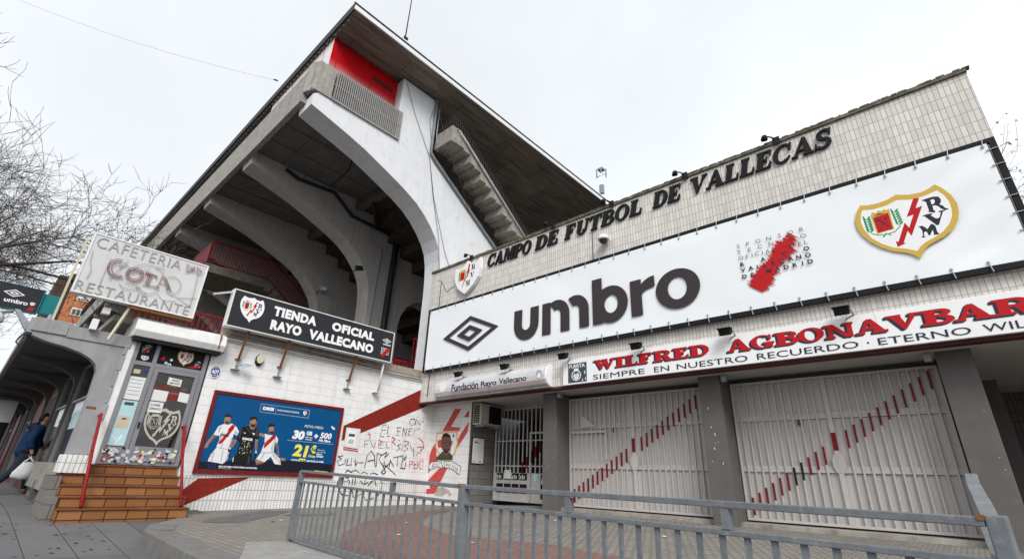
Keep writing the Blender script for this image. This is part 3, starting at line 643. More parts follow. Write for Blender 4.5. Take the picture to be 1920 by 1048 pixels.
# precast balustrade along the street side
mb = MB(); L = PIT_X*1.0; x = -12.42
while x > xe:
    mb.box(max(xe, x-4.22), x, 3.72, 3.88, 11.02, 12.22); x -= 4.25
mb.build('balustrade', 'raw_conc2', st, bevel=0.012)
mb = MB(); mb.prism([(-12.40, 3.70, 11.32), (-12.40, 3.70, 12.35), (-12.25, 3.76, 12.46), (-11.97, 3.86, 12.46), (-11.97, 3.86, 11.32)], (0, 0.54, 0))
mb.box(-12.3, -11.95, 3.84, 4.42, 11.305, 11.42)
mb.build('corner_block', 'raw_conc2', st, bevel=0.012)
mb = MB(); y = 4.46
while y < 6.86:
    mb.box(-12.16, -11.945, y, y+0.026, 11.36, 12.50); y += 0.0685
mb.box(-12.0, -11.93, 4.42, 6.88, 11.30, 11.345); mb.box(-11.98, -11.965, 4.42, 6.88, 11.9, 11.93)
sr = mb.build('slat_railing', mat('grey_slats', (0.30, 0.295, 0.285), 0.6, var=0.1), st)
# hospitality box
bx = MB().box(-17.2, -12.36, 4.22, 6.72, 11.37, 14.05).build('hospitality_box', 'fade', st)
mb = MB()
for yy in (4.42, 5.68, 6.5): mb.box(-12.36, -12.354, yy, yy+0.012, 11.4, 14.0)
for xx in (-13.0, -14.2, -15.4, -16.6): mb.box(xx, xx+0.012, 4.214, 4.22, 11.4, 14.0)
mb.box(-12.36, -12.352, 4.22, 6.7, 13.93, 13.95)
mb.build('panel_joint', 'maroon', bx)
MB().box(-12.36, -12.345, 5.75, 6.55, 13.40, 13.56).build('vent', 'maroon', bx)
# rear wall of the upper floor and roof
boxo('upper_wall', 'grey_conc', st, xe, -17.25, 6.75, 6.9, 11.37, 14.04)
mb = MB(); mb.box(-60, -11.0, 4.14, 22, 14.10, 14.36)
rf = mb.build('roof', 'soffit', st)
mb = MB(); mb.box(-11.0, -10.955, 4.10, 22, 14.10, 14.27); fl_ = mb.build('edge_flashing', 'flash', rf)
MB().box(-11.02, -10.95, 4.06, 22, 14.362, 14.42).build('gutter', 'flash', rf)
MB().box(-11.0, -10.97, 4.10, 22, 14.275, 14.355).build('shadow_gap', 'dark_metal', rf)
mb = MB(); mb.box(-60, -11.01, 4.09, 4.139, 14.10, 14.40); mb.build('fascia', 'dark_metal', rf)
mb = MB(); x = -11.4
while x > -50: mb.box(x-0.09, x, 4.16, 4.21, 14.00, 14.10); x -= 0.27
mb.build('rafter_ends', mat('pale_bracket', (0.2, 0.2, 0.2), 0.7), rf)
# drainpipe, conduits and cables on the gable
MB().tube([(-11.93, 8.22, 13.98), (-11.93, 8.22, 11.58), (-11.92, 8.42, 11.38), (-11.92, 11.9, 9.02), (-11.92, 13.6, 7.9)], 0.055, 8).build('drainpipe', 'pipe_grey', st)
MB().tube([(-11.9, 8.36, 13.7), (-11.88, 8.34, 12.5), (-11.87, 8.45, 11.7), (-11.2, 8.5, 12.3), (-11.03, 8.62, 12.42), (-11.0, 9.1, 12.02), (-11.0, 10.4, 11.05), (-11.0, 12.4, 9.6)], 0.022, 6).build('conduit', 'galv', st)
for pts in ([(-11.98, 6.85, 13.9), (-11.97, 7.3, 12.9), (-11.97, 8.0, 11.75), (-11.96, 8.25, 11.3)],
            [(-11.97, 8.22, 11.4), (-11.97, 8.55, 10.0), (-11.97, 9.02, 8.4), (-11.97, 9.2, 7.1)],
            [(-11.97, 8.22, 11.4), (-11.97, 8.6, 9.9), (-11.97, 9.3, 8.1), (-11.97, 9.9, 7.0)],
            [(-11.9, 8.1, 13.5), (-11.9, 7.98, 12.9), (-11.93, 8.15, 12.2)],
            [(-11.8, 8.25, 13.4), (-11.3, 8.5, 11.6), (-11.5, 9.5, 10.5), (-11.85, 10.2, 9.9)]):
    MB().tube(pts, 0.008, 4).build('cable', 'cable', st)
mb = MB()
mb.tube([at(537, 318, 'X', -16.36), at(560, 336, 'X', -16.36), at(628, 362, 'X', -16.36), at(660, 405, 'X', -16.36), at(715, 432, 'X', -16.36), at(743, 447, 'X', -16.36)], 0.07, 6)
mb.tube([at(620, 350, 'X', -15.2), at(655, 318, 'X', -14.2), at(660, 300, 'X', -14.0)], 0.03, 6)
mb.tube([at(745, 445, 'X', -16.3), at(733, 520, 'X', -16.3), at(715, 640, 'X', -16.3), at(700, 720, 'X', -16.3)], 0.13, 8)
mb.tube([at(725, 345, 'X', -15.2), at(700, 380, 'X', -15.4), at(708, 430, 'X', -16.2)], 0.09, 8)
mb.tube([at(740, 350, 'X', -15.6), at(745, 400, 'X', -16.2), at(744, 446, 'X', -16.3)], 0.09, 8)
mb.build('service_pipe', 'dark_metal', st)
mb = MB(); mb.tube([at(717, 466, 'X', -16.40), at(700, 560, 'X', -16.40), at(692, 612, 'X', -16.40)], 0.022, 6); mb.tube([at(696, 425, 'X', -16.40), at(696, 450, 'X', -16.40), at(716, 464, 'X', -16.40)], 0.01, 5)
mb.build('conduit', 'cable_grey', st)
# outer stair that climbs the gable
os_ = MB()
yz = [(8.40, 12.46), (8.95, 12.46), (12.9, 9.50), (12.9, 9.0), (12.35, 9.02)]
low = []; y, z = 12.35, 9.38
prof = [(8.40, 12.46), (8.72, 12.46)]
k = 0; ty, tz = 8.72, 12.40
prof.append((13.6, 8.86)); 
saw = []; y, z = 8.62, 11.82
for k in range(7): saw += [(y, z), (y+0.36, z-0.17), (y+0.36, z-0.24), (y+0.66, z-0.38), (y+0.66, z-0.43+0.0)]; y += 0.66; z -= 0.435
seg = [(8.40, 12.46), (8.74, 12.46), (13.5, 8.95)]
pts = [(8.40, 11.82)]
y, z = 8.72, 11.82
pts.append((y, z))
for k in range(7):
    pts += [(y+0.30, z), (y+0.305, z-0.09), (y+0.62, z-0.10), (y+0.60, z-0.43)]
    y += 0.60; z -= 0.44
prof = [(8.40, 12.46), (8.76, 12.46)]+[(13.4, 9.0), (13.3, 8.6)]+pts[::-1]
stair = art('outer_stair', sidewall(-11.06), [(0, [prof], [])], ['raw_conc'], st, off=0, thick=0.93)
mb = MB(); mb.prism([(-11.06, 8.76, 12.46), (-11.06, 13.4, 9.0), (-11.06, 13.4, 8.78), (-11.06, 8.76, 12.24)], (0.03, 0, 0)); mb.build('stringer', 'raw_conc2', stair)
mb = MB(); top = [(-11.09, 8.42, 12.86), (-11.09, 8.78, 12.86), (-11.09, 13.4, 9.45)]
mb.tube(top, 0.02, 6); mb.tube([(-11.95, 8.42, 12.80), (-11.09, 8.42, 12.86)], 0.02, 6)
y = 8.45
while y < 13.3:
    zt = 12.86 if y < 8.78 else 12.86-(y-8.78)*0.738; mb.box(-11.105, -11.075, y, y+0.03, zt-0.42, zt); y += 0.105
x = -11.9
while x < -11.12: mb.box(x, x+0.02, 8.41, 8.43, 12.4, 12.84); x += 0.1
mb.build('stair_railing', 'dark_metal', stair)
# inner stair with red railing, seen through the arches
def red_rail(pts, h, gap=0.115, post=0.016):
    mb = MB()
    for a, b in zip(pts, pts[1:]):
        a = Vector(a); b = Vector(b); L = (b-a).length; n = max(1, int(L/gap)); up_ = Vector((0, 0, h))
        mb.bar(a+up_, b+up_, 0.05, 0.05); mb.bar(a+up_*0.06, b+up_*0.06, 0.04, 0.04)
        for i in range(n+1):
            p = a+(b-a)*i/n; mb.bar(p+up_*0.05, p+up_, post, 0.035, ref=(b-a))
    return mb
LX = -22.2
red_rail([(-24.5, 4.72, 8.72), (LX, 4.78, 8.85), (LX, 7.3, 8.85), (LX, 9.9, 7.0), (LX, 12.5, 5.1)], 1.02).build('inner_railing', 'red_rail', st)
MB().box(-24.6, LX-0.03, 4.72, 4.75, 8.9, 9.8).build('railing_panel', 'red_rail', st)
mb = MB(); mb.box(-24.7, LX+0.1, 4.7, 7.2, 8.45, 8.80)
for k in range(12): mb.box(-24.7, LX+0.1, 7.2+k*0.3, 7.55+k*0.3, 8.3-k*0.22, 8.66-k*0.22)
mb.build('inner_stair', 'dark_conc', st)
red_rail([(-13.0, 1.6, 3.50), (-13.0, 9.1, 3.50)], 0.72).build('terrace_railing', 'red_rail', st)
red_rail([(-13.1, 9.3, 4.0), (-13.1, 13.0, 4.0)], 1.1).build('terrace_railing', 'red_rail', st)
red_rail([(-16.2, 10.7, 4.0), (-16.2, 13.3, 4.0)], 1.15).build('terrace_railing', 'red_rail', st)
red_rail([(-27, 2.2, 3.5), (-20, 2.2, 3.5), (-20, 3.6, 3.5)], 0.8).build('terrace_railing', 'red_rail', st)
boxo('back_wall', 'dark_conc', st, xe, -13, 15.2, 15.5, 3.0, 6.9)
boxo('terrace_floor', 'dark_conc', st, xe, -11.9, 2.6, 19.4, 3.22, 3.44)

# ================================================================ CAFE / CLUB SHOP WING
XW = -11.66
cf = thing('cafe_wing', 'low white painted shop wing with door, red diagonal stripe and graffiti', 'building', (XW, 5, 0))
door_y0, door_y1 = 1.76, 3.06
mb = MB(); mb.box(-14, XW, 3.10, 9.31, 0.66, 3.40); wl = mb.build('wall', 'wtile', cf)
mb = MB(); mb.box(-14, XW+0.004, 3.10, 9.31, -0.4, 0.66); mb.build('wall_plinth', 'wtile_low', cf)
boxo('door_pier', 'alu_white', cf, -12.4, XW+0.02, 1.63, 1.76, 0.79, 3.44, 0.004)
boxo('floor', 'raw_conc', cf, -16, XW-0.02, 1.3, 3.1, 0.3, 0.79)
boxo('interior_wall', mat('shop_interior', (0.06, 0.045, 0.035), 0.8, var=0.8, vscale=5), cf, -13.6, -13.5, 1.6, 3.1, 0.79, 3.3)
# roof edge: beam, gutter lip, flat roof
mb = MB(); mb.box(-11.75, XW+0.05, 3.2, 9.0, 3.40, 3.47); mb.build('roof_edge', 'alu_white', cf)
MB().box(-11.9, XW-0.06, 3.2, 9.05, 3.47, 3.74).build('parapet_beam', 'rusty_beam', cf)
MB().box(-13.6, -11.9, 1.3, 9.2, 3.405, 3.52).build('flat_roof', 'raw_conc', cf)
mb = MB(); mb.tube([(XW+0.06, 3.3, 3.43), (XW+0.06, 8.7, 3.44)], 0.016, 6); mb.tube([(XW+0.03, 3.25, 3.5), (XW+0.06, 3.28, 3.3), (XW+0.05, 3.28, 3.1)], 0.02, 5)
mb.tube([(XW+0.03, 3.22, 3.60), (XW+0.08, 5.0, 3.58), (XW+0.08, 8.6, 3.50)], 0.012, 5); mb.build('cable_run', 'cable_grey', cf)
MB().box(XW, XW+0.12, 3.05, 3.24, 3.13, 3.34).build('junction_box', 'plastic_white', cf, bevel=0.01)
# roller shutter box above the door
mb = MB(); mb.prism([(-12, 1.62, 3.10), (-11.42, 1.62, 3.10), (-11.36, 1.62, 3.22), (-11.40, 1.62, 3.42), (-11.6, 1.62, 3.50), (-12, 1.62, 3.50)], (0, 1.62, 0))
sb = mb.build('shutter_box', 'alu_white', cf, bevel=0.012)
MB().box(-11.9, -11.44, 1.66, 3.2, 3.03, 3.10).build('shutter_slot', 'black', cf)
MB().box(-11.42, -11.36, 3.10, 3.12, 3.16, 3.45).build('seam', 'rust', sb)
# the glazed door
df = MB(); X0, X1 = XW-0.05, XW+0.03
for a, b in ((1.76, 1.83), (2.10, 2.17), (2.98, 3.06)): df.box(X0, X1, a, b, 0.80, 3.12)
for a, b in ((0.80, 0.86), (2.60, 2.68), (3.05, 3.12)): df.box(X0, X1-0.003, 1.83, 2.98, a, b)
dr = df.build('door_frame', 'alu', cf, bevel=0.004)
MB().box(XW-0.02, XW-0.005, 1.83, 2.10, 2.68, 3.05).build('transom_panel', 'black', dr)
MB().box(XW-0.02, XW-0.005, 2.17, 2.98, 2.68, 3.05).build('transom_panel', 'black', dr)
MB().box(XW-0.02, XW-0.005, 1.83, 2.10, 1.10, 2.60).build('side_pane', 'glass', dr)
MB().box(XW-0.03, XW+0.005, 1.83, 2.10, 0.86, 1.10).build('kick_panel', 'alu', dr)
lf = MB()
for a, b in ((2.175, 2.25), (2.90, 2.975)): lf.box(XW-0.02, XW+0.045, a, b, 0.865, 2.595)
for a, b in ((0.865, 1.13), (2.52, 2.595)): lf.box(XW-0.02, XW+0.042, 2.25, 2.90, a, b)
leafo = lf.build('door_leaf', 'alu', cf, bevel=0.004); leafo['label'] = 'grey aluminium door leaf covered with stickers at its foot'
MB().box(XW-0.01, XW+0.004, 2.25, 2.90, 1.13, 2.52).build('pane', 'glass', leafo)
MB().box(XW+0.045, XW+0.06, 2.195, 2.225, 1.45, 1.56).build('lock', 'black', leafo)
fr = sidewall(XW)
CM = ['gold', 'white', 'crest_red', 'ink_blue', 'green']
art('crest_decal', fr, crest_layers(2.49, 2.79, 2.72, 3.02, full=False), CM, dr, off=0.0)
def grey_crest(x0, x1, z0, z1):
    f = lambda p: (x0+p[0]*(x1-x0), z0+p[1]*(z1-z0)); g = lambda k: xf([CREST[k]], f)
    return [(0, g('outer'), g('inner')), (0, g('shield'), g('shin')), (0, g('ax1')+g('ax2')+g('crown'), []), (0, xf(LEAVES, f), []), (0, g('bolt')+g('r')+g('v')+g('m'), g('rh'))]
art('etched_crest', fr, grey_crest(2.27, 2.89, 1.16, 1.86), [mat('etched_film', (0.45, 0.43, 0.37), 0.6, var=0.1)], leafo, off=0.007)
def sponsor_mini(y0, z0, s_, mi_red, mi_w):
    r2 = random.Random(3); L = []
    for i in range(4): L.append((mi_w, [rect(y0+0.02*s_+j*0.16*s_, z0+(0.3+i*0.18)*s_, y0+(0.02+j*0.16+0.09)*s_, z0+(0.4+i*0.18)*s_) for j in range(6)], []))
    L.append((mi_red, [[(y0, z0+0.1*s_), (y0+.3*s_, z0), (y0+1.0*s_, z0+.75*s_), (y0+.95*s_, z0+s_), (y0+.6*s_, z0+.9*s_), (y0+.2*s_, z0+.35*s_)]], [])); return L
def heart(y0, y1, z0, z1): return crest_layers(y0, y1, z0, z1, border=False, full=False, base=0)
art('sticker', fr, diamond_layers(1.90, 2.03, 2.965, 3.02, 0)+[(0, [rect(1.92, 2.945, 2.01, 2.957)], [])]+sponsor_mini(1.88, 2.83, 0.13, 1, 0), ['white', 'crest_red'], dr, off=-0.002)
art('sticker', fr, heart(1.90, 2.03, 2.70, 2.80), CM, dr, off=-0.002)
art('sticker', fr, diamond_layers(2.86, 2.95, 2.83, 2.87, 0)+sponsor_mini(2.84, 2.705, 0.11, 1, 0)+[(1, [[(2.72, 2.72), (2.84, 2.70), (2.86, 2.76)]], [])]+[(1, [[(2.22, 2.78), (2.30, 2.77), (2.28, 2.86)]], []), (0, [ell(2.41, 2.80, .025, .025), ell(2.40, 2.70, .03, .03)], [ell(2.40, 2.70, .015, .015)]), (2, [rect(2.31, 2.70, 2.36, 2.75)], [])], ['white', 'crest_red', 'paper_cyan'], dr, off=-0.002)
# notices on the glass
nt_ = [(0, [[(2.46, 2.32), (2.70, 2.30), (2.70, 2.44), (2.46, 2.46)], [(2.27, 1.98), (2.53, 1.98), (2.53, 2.18), (2.27, 2.19)], [(2.72, 2.02), (2.90, 2.0), (2.90, 2.18), (2.72, 2.20)], [(2.27, 1.76), (2.51, 1.76), (2.51, 1.96), (2.27, 1.96)]], [])]
art('notice', fr, nt_, ['paper'], leafo, off=0.009)
text('notice_text', fr, 'AFORO', 2.52, 2.39, 2.66, 2.43, 'ink', leafo, 0.011, .02); text('notice_text', fr, 'LIMITADO', 2.49, 2.335, 2.68, 2.37, 'ink', leafo, 0.011, .02)
text('notice_text', fr, 'LUNES', 2.31, 1.88, 2.46, 1.92, 'ink', leafo, 0.011, .02); text('notice_text', fr, 'CERRADO', 2.29, 1.81, 2.49, 1.85, 'ink', leafo, 0.011, .02)
art('shelf_goods', fr, [(rnd.choice((0, 1, 2, 3)), [rect(2.26+rnd.random()*0.55, z_, 2.32+rnd.random()*0.57, z_+0.02+rnd.random()*0.05)], []) for z_ in (2.22, 2.26, 2.16, 2.12, 2.06, 2.09, 2.2, 2.24) for _ in range(3)]+[(0, [rect(2.54, 2.03, 2.71, 2.10)], [])], ['stripe_red', 'moss', 'dark_slab', 'apt_dark'], leafo, off=0.0055)
sp_ = [(0, [rect(1.835, 1.95, 2.095, 2.38)], []), (1, [rect(1.835, 1.12, 2.095, 1.93)], []), (2, [rect(1.87, 1.42, 2.06, 1.65), rect(1.86, 2.44, 1.97, 2.52)], []), (3, [rect(1.89, 1.84, 2.04, 1.90), rect(1.93, 1.58, 2.0, 1.61)], []), (4, [ell(2.05, 2.50, .035, .035)], [])]
for i in range(5): sp_.append((3, [rect(1.87, 2.32-i*0.07, 2.06, 2.328-i*0.07)], []))
sp_.append((5, ribbon([(1.85, 1.30), (1.95, 1.22), (2.02, 1.30), (1.96, 1.14)], 0.012), []))
art('notice', fr, sp_, ['paper', 'paper_cyan', 'paper_sand', 'slate', 'adt_blue', 'white'], dr, off=0.0)
r2 = random.Random(5); sk = []
for i in range(110):
    yy = 1.80+r2.random()*1.15; zz = 0.84+r2.random()*0.25; a = 0.012+r2.random()*0.022; b = 0.01+r2.random()*0.016; c = r2.random()*0.5-0.25
    sk.append((r2.choice((0, 0, 0, 1, 1, 1, 1, 2, 2, 0, 1, 5, 3, 4) if i % 3 else (0, 1, 2, 1)), [[(yy-a, zz-b-c*a), (yy+a, zz-b+c*a), (yy+a, zz+b+c*a), (yy-a, zz+b-c*a)]] if r2.random() < .8 else [ell(yy, zz, b*1.3, b*1.3, 12)], []))
art('sticker', fr, sk, ['paper', 'kit_shade', 'black', 'crest_red', 'yellow', 'paper_cyan'], leafo, off=0.048)
# red stripe
def lw(x, y): q = at(x, y, 'X', XW); return (q.y, q.z)
art('red_stripe', fr, [(0, [[lw(644, 798), lw(790, 730), (9.29, lw(790, 752)[1]+.02), lw(640, 826)]], [])], ['stripe_red'], cf, off=0.007)
art('red_stripe', fr, [(0, [[lw(330, 926), lw(372, 896), lw(470, 894), lw(335, 951), (3.11, 0.02), (3.11, .3)]], [])], ['stripe_red'], cf, off=0.007)
# yellowish smear and graffiti, traced on the wall
def gz(*p): return [lw(*zpx((620, 740), 0.20990, q)) for q in p]
G1 = [gz((700,250),(715,215),(750,215),(755,255),(720,275),(700,250)), gz((755,270),(765,215),(795,270),(800,220)), gz((815,240),(830,240)), gz((825,200),(822,250)),
      gz((465,270),(440,370)), gz((465,270),(500,265)), gz((455,315),(490,312)), gz((440,370),(475,372)), gz((515,275),(505,345)), gz((500,370),(525,368)),
      gz((600,290),(590,360)), gz((590,292),(630,290)), gz((595,325),(620,325)), gz((590,362),(615,360)), gz((640,365),(650,295),(670,360),(680,295)), gz((690,360),(700,300),(730,298)), gz((695,325),(720,325)), gz((690,360),(720,358)), gz((740,355),(752,305)), gz((765,305),(800,300)),
      gz((300,410),(340,405)), gz((305,410),(300,465)), gz((300,440),(330,438)), gz((350,405),(375,460)), gz((445,420),(435,475),(470,472)), gz((445,420),(480,418)), gz((440,445),(470,443)), gz((500,420),(495,470),(525,468)),
      gz((625,440),(595,450),(620,480),(585,500)), gz((640,445),(635,500)), gz((690,440),(655,450),(690,480),(650,505)), gz((710,450),(730,500)), gz((740,470),(740,550))]
G2 = [gz((110,540),(65,550),(95,570),(60,590),(70,630),(115,615)), gz((130,570),(125,620)), gz((150,570),(140,630),(180,620)), gz((185,560),(180,640)), gz((215,580),(220,630),(240,600)), gz((250,605),(290,605)),
      gz((300,650),(325,540),(360,500),(390,540),(395,640)), gz((330,590),(390,580)), gz((405,640),(415,520),(450,530),(430,580),(470,640)), gz((450,540),(500,510),(480,560),(520,520)), gz((480,590),(470,640),(510,630)), gz((455,610),(490,690),(470,705),(450,690),(530,600)), gz((520,640),(530,580),(560,640)), gz((560,560),(650,540)), gz((600,545),(590,640)), gz((630,640),(640,570),(670,560)), gz((625,545),(670,585),(675,540),(640,600)), gz((670,600),(660,660),(620,650)), gz((480,620),(580,715)),
      gz((130,690),(150,670),(185,690),(190,680),(225,672),(255,695)), gz((270,700),(295,685),(330,705)), gz((350,705),(380,695),(420,710)),
      gz((70,760),(55,800),(80,860),(110,910)), gz((130,740),(155,735),(155,765),(120,770)), gz((170,760),(160,800)), gz((195,750),(190,800)), gz((220,740),(215,800)), gz((240,725),(380,735)), gz((265,765),(290,800)), gz((310,745),(300,800),(330,780)), gz((350,775),(375,765),(330,810)), gz((390,760),(405,810)), gz((430,740),(460,790),(445,860),(420,900)), gz((190,850),(200,910),(240,920)), gz((230,910),(270,880),(320,940),(380,920)), gz((90,880),(150,900),(180,890))]
GR = [gz((330,355),(350,345),(348,390)), gz((400,420),(385,470)), gz((430,395),(425,470)), gz((430,400),(460,420),(430,440)), gz((545,375),(545,470)), gz((548,375),(575,395),(550,420),(580,445)), gz((785,385),(825,420),(830,470),(800,500)), gz((770,465),(830,462)), gz((800,470),(800,520),(775,515),(765,545)), gz((600,405),(615,405)), gz((650,410),(700,420),(690,450)),
      gz((700,655),(705,590),(730,590),(725,615),(705,620)), gz((745,590),(740,655),(765,655)), gz((745,620),(762,620)), gz((775,590),(770,655)), gz((800,590),(785,620),(790,655),(810,660)), gz((815,575),(825,600),(820,670))]
art('graffiti', fr, [(0, sum([ribbon(p, 0.012, True) for p in G1], []), []), (0, sum([ribbon(p, 0.017, True) for p in G2], []), []), (1, sum([ribbon(p, 0.016, True) for p in GR], []), [])], ['graf_black', 'graf_red'], cf, off=0.010)

# steps up to the shop door
stp = thing('door_steps', 'five terracotta tiled steps up to the shop door', 'steps', (-11, 2.1, 0))
for k in range(5):
    z0 = 0.158*k if k else -0.35; z1 = 0.158*(k+1); xn = -10.26-0.28*k; yl = 1.30 if k < 4 else 1.66; yr = 3.04-0.014*k
    MB().box(-11.70 if k < 4 else -11.66, xn, yl, yr, z0+(0.002 if k else 0), z1-0.028).build('riser', 'terracotta', stp)
    MB().box(-11.70 if k < 4 else -11.62, xn+0.022, yl-0.004, yr+0.006, z1-0.026, z1).build('tread', 'tread', stp, bevel=0.006)
mb = MB(); mb.box(-11.66, -10.50, 1.16, 1.296, -0.3, 0.30); mb.box(-11.66, -10.85, 1.16, 1.296, 0.30, 0.60); mb.build('side_wall', 'gtile', stp)
for yb in (1.58, 2.93):
    big = yb < 2
    mb = MB(); a = (-11.45, yb, 1.62 if big else 1.55); b = (-11.05, yb, 0.98); c = (-10.34, yb, 0.17)
    mb.tube([a, b, c], 0.026, 8); mb.tube([(-11.62, yb, 1.60 if big else 1.53), a], 0.022, 8)
    mb.bar(a, b, 0.04, 0.07); 
    o = mb.build('handrail', 'hand_red', None); tag(o, 'red steel handrail down the steps beside the arcade column' if big else 'red steel handrail down the steps beside the blue billboard', 'handrail', 'handrails of the shop steps')
pl = thing('planter', 'small white painted brick planter box at the top of the steps', 'planter', (-11.25, 1.4, 0.64))
mb = MB(); mb.box(-11.62, -11.05, 1.24, 1.30, 0.64, 0.92); mb.box(-11.62, -11.05, 1.56, 1.62, 0.64, 0.92); mb.box(-11.62, -11.56, 1.30, 1.56, 0.64, 0.92); mb.box(-11.11, -11.05, 1.30, 1.56, 0.64, 0.92); mb.build('box', 'wtile_low', pl, bevel=0.006)
MB().box(-11.56, -11.11, 1.30, 1.56, 0.66, 0.88).build('soil', 'bark', pl)
mb = MB()
for i in range(70):
    x, y = -11.52+rnd.random()*0.4, 1.31+rnd.random()*0.24; h = 0.03+rnd.random()*0.06; a = rnd.random()*6.3; d = Vector((math.cos(a), math.sin(a), 0))*0.03
    p = Vector((x, y, 0.88)); mb.add([p-d*.3, p+d*.3, p+d+Vector((0, 0, h))], [(0, 1, 2)])
mb.build('weeds', 'weed', pl, fix=False)

# ================================================================ ARCADE (left)
ar = thing('arcade', 'grey concrete arcade with repeated curved frames over the shop pavement', 'arcade', (-11.66, 1.3, 0))
afr = [(0.30, 2.82), (0.49, 2.76), (0.77, 2.72), (1.0, 2.66), (1.17, 2.58), (1.27, 2.49), (1.32, 2.36), (1.335, 2.0), (1.32, 0.9), (1.28, 0.0), (1.27, -0.2), (1.60, -0.2), (1.62, 3.05), (0.25, 3.05), (0.25, 2.9)]
NA = 20; PA = 2.45
for k in range(NA):
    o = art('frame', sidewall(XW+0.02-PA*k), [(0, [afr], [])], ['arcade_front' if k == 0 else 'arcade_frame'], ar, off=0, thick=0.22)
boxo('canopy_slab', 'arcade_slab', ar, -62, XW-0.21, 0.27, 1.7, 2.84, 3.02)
mb = MB(); mb.box(-62, XW+0.03, 0.20, 0.27, 2.86, 3.12); mb.build('canopy_edge', 'arcade_front', ar)
mb = MB(); mb.box(XW-0.0, XW+0.05, 0.24, 0.72, 2.90, 3.14); mb.box(XW-0.0, XW+0.045, 0.725, 1.68, 2.88, 3.10); mb.build('end_fascia', 'arcade_front', ar, bevel=0.008)
boxo('roof_deck', 'raw_conc', ar, -62, -11.9, 0.3, 2.6, 3.02, 3.10)
mb = MB()
for k in range(8): mb.box(XW+0.0, XW+0.035+0.008*(k % 2), 1.60, 1.66-0.012*(k % 3), 0.64+k*0.30, 0.92+k*0.30)
mb.build('quoin', 'arcade_front', ar, bevel=0.006)
for k in range(NA-1):
    x1 = XW-0.20-PA*k; x0 = XW+0.02-PA*(k+1)
    if k in (0, 1, 4, 7, 9):
        p = MB().box(x0, x1, 1.38, 1.60, -0.1, 0.45).build('shop_sill', 'gtile', ar)
        w_ = MB().box(x0+0.05, x1-0.05, 1.40, 1.42, 0.45, 2.7).build('shop_window', 'glass_shop', ar)
        mb = MB(); mb.box(x0, x0+0.06, 1.37, 1.45, 0.45, 2.75); mb.box(x1-0.06, x1, 1.37, 1.45, 0.45, 2.75); mb.box(x0+.06, x1-.06, 1.38, 1.44, 1.95, 2.0); mb.box(x0+.06, x1-.06, 1.38, 1.44, 2.68, 2.75)
        mb.build('window_frame', 'alu', w_)
        if k == 0: MB().box(x0+0.9, x1-0.5, 1.385, 1.399, 1.40, 1.72).build('window_sign', 'paper_cyan', w_)
    else:
        MB().box(x0, x1, 1.36, 1.60, -0.1, 2.4).build('shutter', 'red_rail' if k % 3 != 2 else 'maroon', ar)
        MB().box(x0, x1, 1.38, 1.60, 2.4, 2.84).build('lintel', 'terracotta', ar)
MB().box(XW-0.06, XW+0.026, 1.36, 1.50, 1.71, 1.75).build('name_plate', 'rust', ar)
dc = thing('dome_camera', 'white dome camera hanging on a bracket from the arcade corner', 'camera', (-12.1, 0.02, 2.95))
MB().lathe([(0.0, 0.16), (0.09, 0.155), (0.15, 0.10), (0.17, 0.0), (0.16, -0.02), (0.0, -0.02)], (-12.0, -0.28, 3.02), n=24).build('housing', 'plastic_white', dc)
MB().lathe([(0.10, 0.0), (0.095, -0.05), (0.06, -0.09), (0.0, -0.10)], (-12.0, -0.28, 3.0), n=20).build('dome', 'black', dc)
mb = MB(); mb.prism([(-12.0, -0.05, 3.26), (-12.0, 0.02, 3.26), (-12.0, 0.25, 3.02), (-12.0, 0.18, 2.93)], (0.10, 0, 0)); mb.tube([(-11.95, -0.28, 3.15), (-11.95, -0.05, 3.22)], 0.03, 8); mb.build('bracket', 'galv', dc)
MB().tube([(-11.9, 0.22, 2.92), (-11.9, 0.16, 2.80), (-11.9, 0.14, 2.70), (-11.9, 0.19, 2.66), (-11.9, 0.25, 2.80), (-11.9, 0.24, 2.9)], 0.014, 6).build('cable', 'cable', dc)
# ================================================================ CAFE SIGNS
def box_sign(name, label, cat, x, y0, y1, z0, z1, depth, mface, mframe, fw=0.03, grp=None):
    t = thing(name, label, cat, (x, (y0+y1)/2, z0), grp)
    mb = MB(); mb.box(x-depth, x, y0, y1, z0, z0+fw); mb.box(x-depth, x, y0, y1, z1-fw, z1); mb.box(x-depth, x, y0, y0+fw, z0+fw, z1-fw); mb.box(x-depth, x, y1-fw, y1, z0+fw, z1-fw)
    mb.build('frame', mframe, t, bevel=0.004)
    MB().box(x-depth+0.02, x-0.012, y0+fw, y1-fw, z0+fw, z1-fw).build('face', mface, t); return t
XS = -11.3
c = box_sign('cafe_sign', 'large pale illuminated box sign with neon script reading CAFETERIA RESTAURANTE', 'sign', XS, 0.52, 2.48, 3.63, 4.83, 0.17, 'acrylic', 'alu_white')
f = sidewall(XS-0.012)
text('lettering', f, 'CAFETERIA', 0.60, 4.555, 1.99, 4.765, 'letter_grey', c, 0.012, -0.008, 1.1, thick=0.006)
text('lettering', f, 'RESTAURANTE', 0.545, 3.675, 2.37, 3.865, 'letter_grey', c, 0.012, -0.008, 1.08, thick=0.006)
def tubes(name, pl, r, m, par, ff, off=0.03):
    for p in pl: MB().tube([ff.p(a, b, off) for a, b in p], r, 5).build(name, m, par)
def cf_(p): q = at(*zpx((120, 420), 0.20994, p), 'X', XS); return (q.y, q.z)
def cfl(*ps): return [cf_(p) for p in ps]
def el(cx, cy, rx, ry, a0=0, a1=360, n=22): return [cf_((cx+rx*math.cos(R(a0+(a1-a0)*i/n)), cy+ry*math.sin(R(a0+(a1-a0)*i/n)))) for i in range(n+1)]
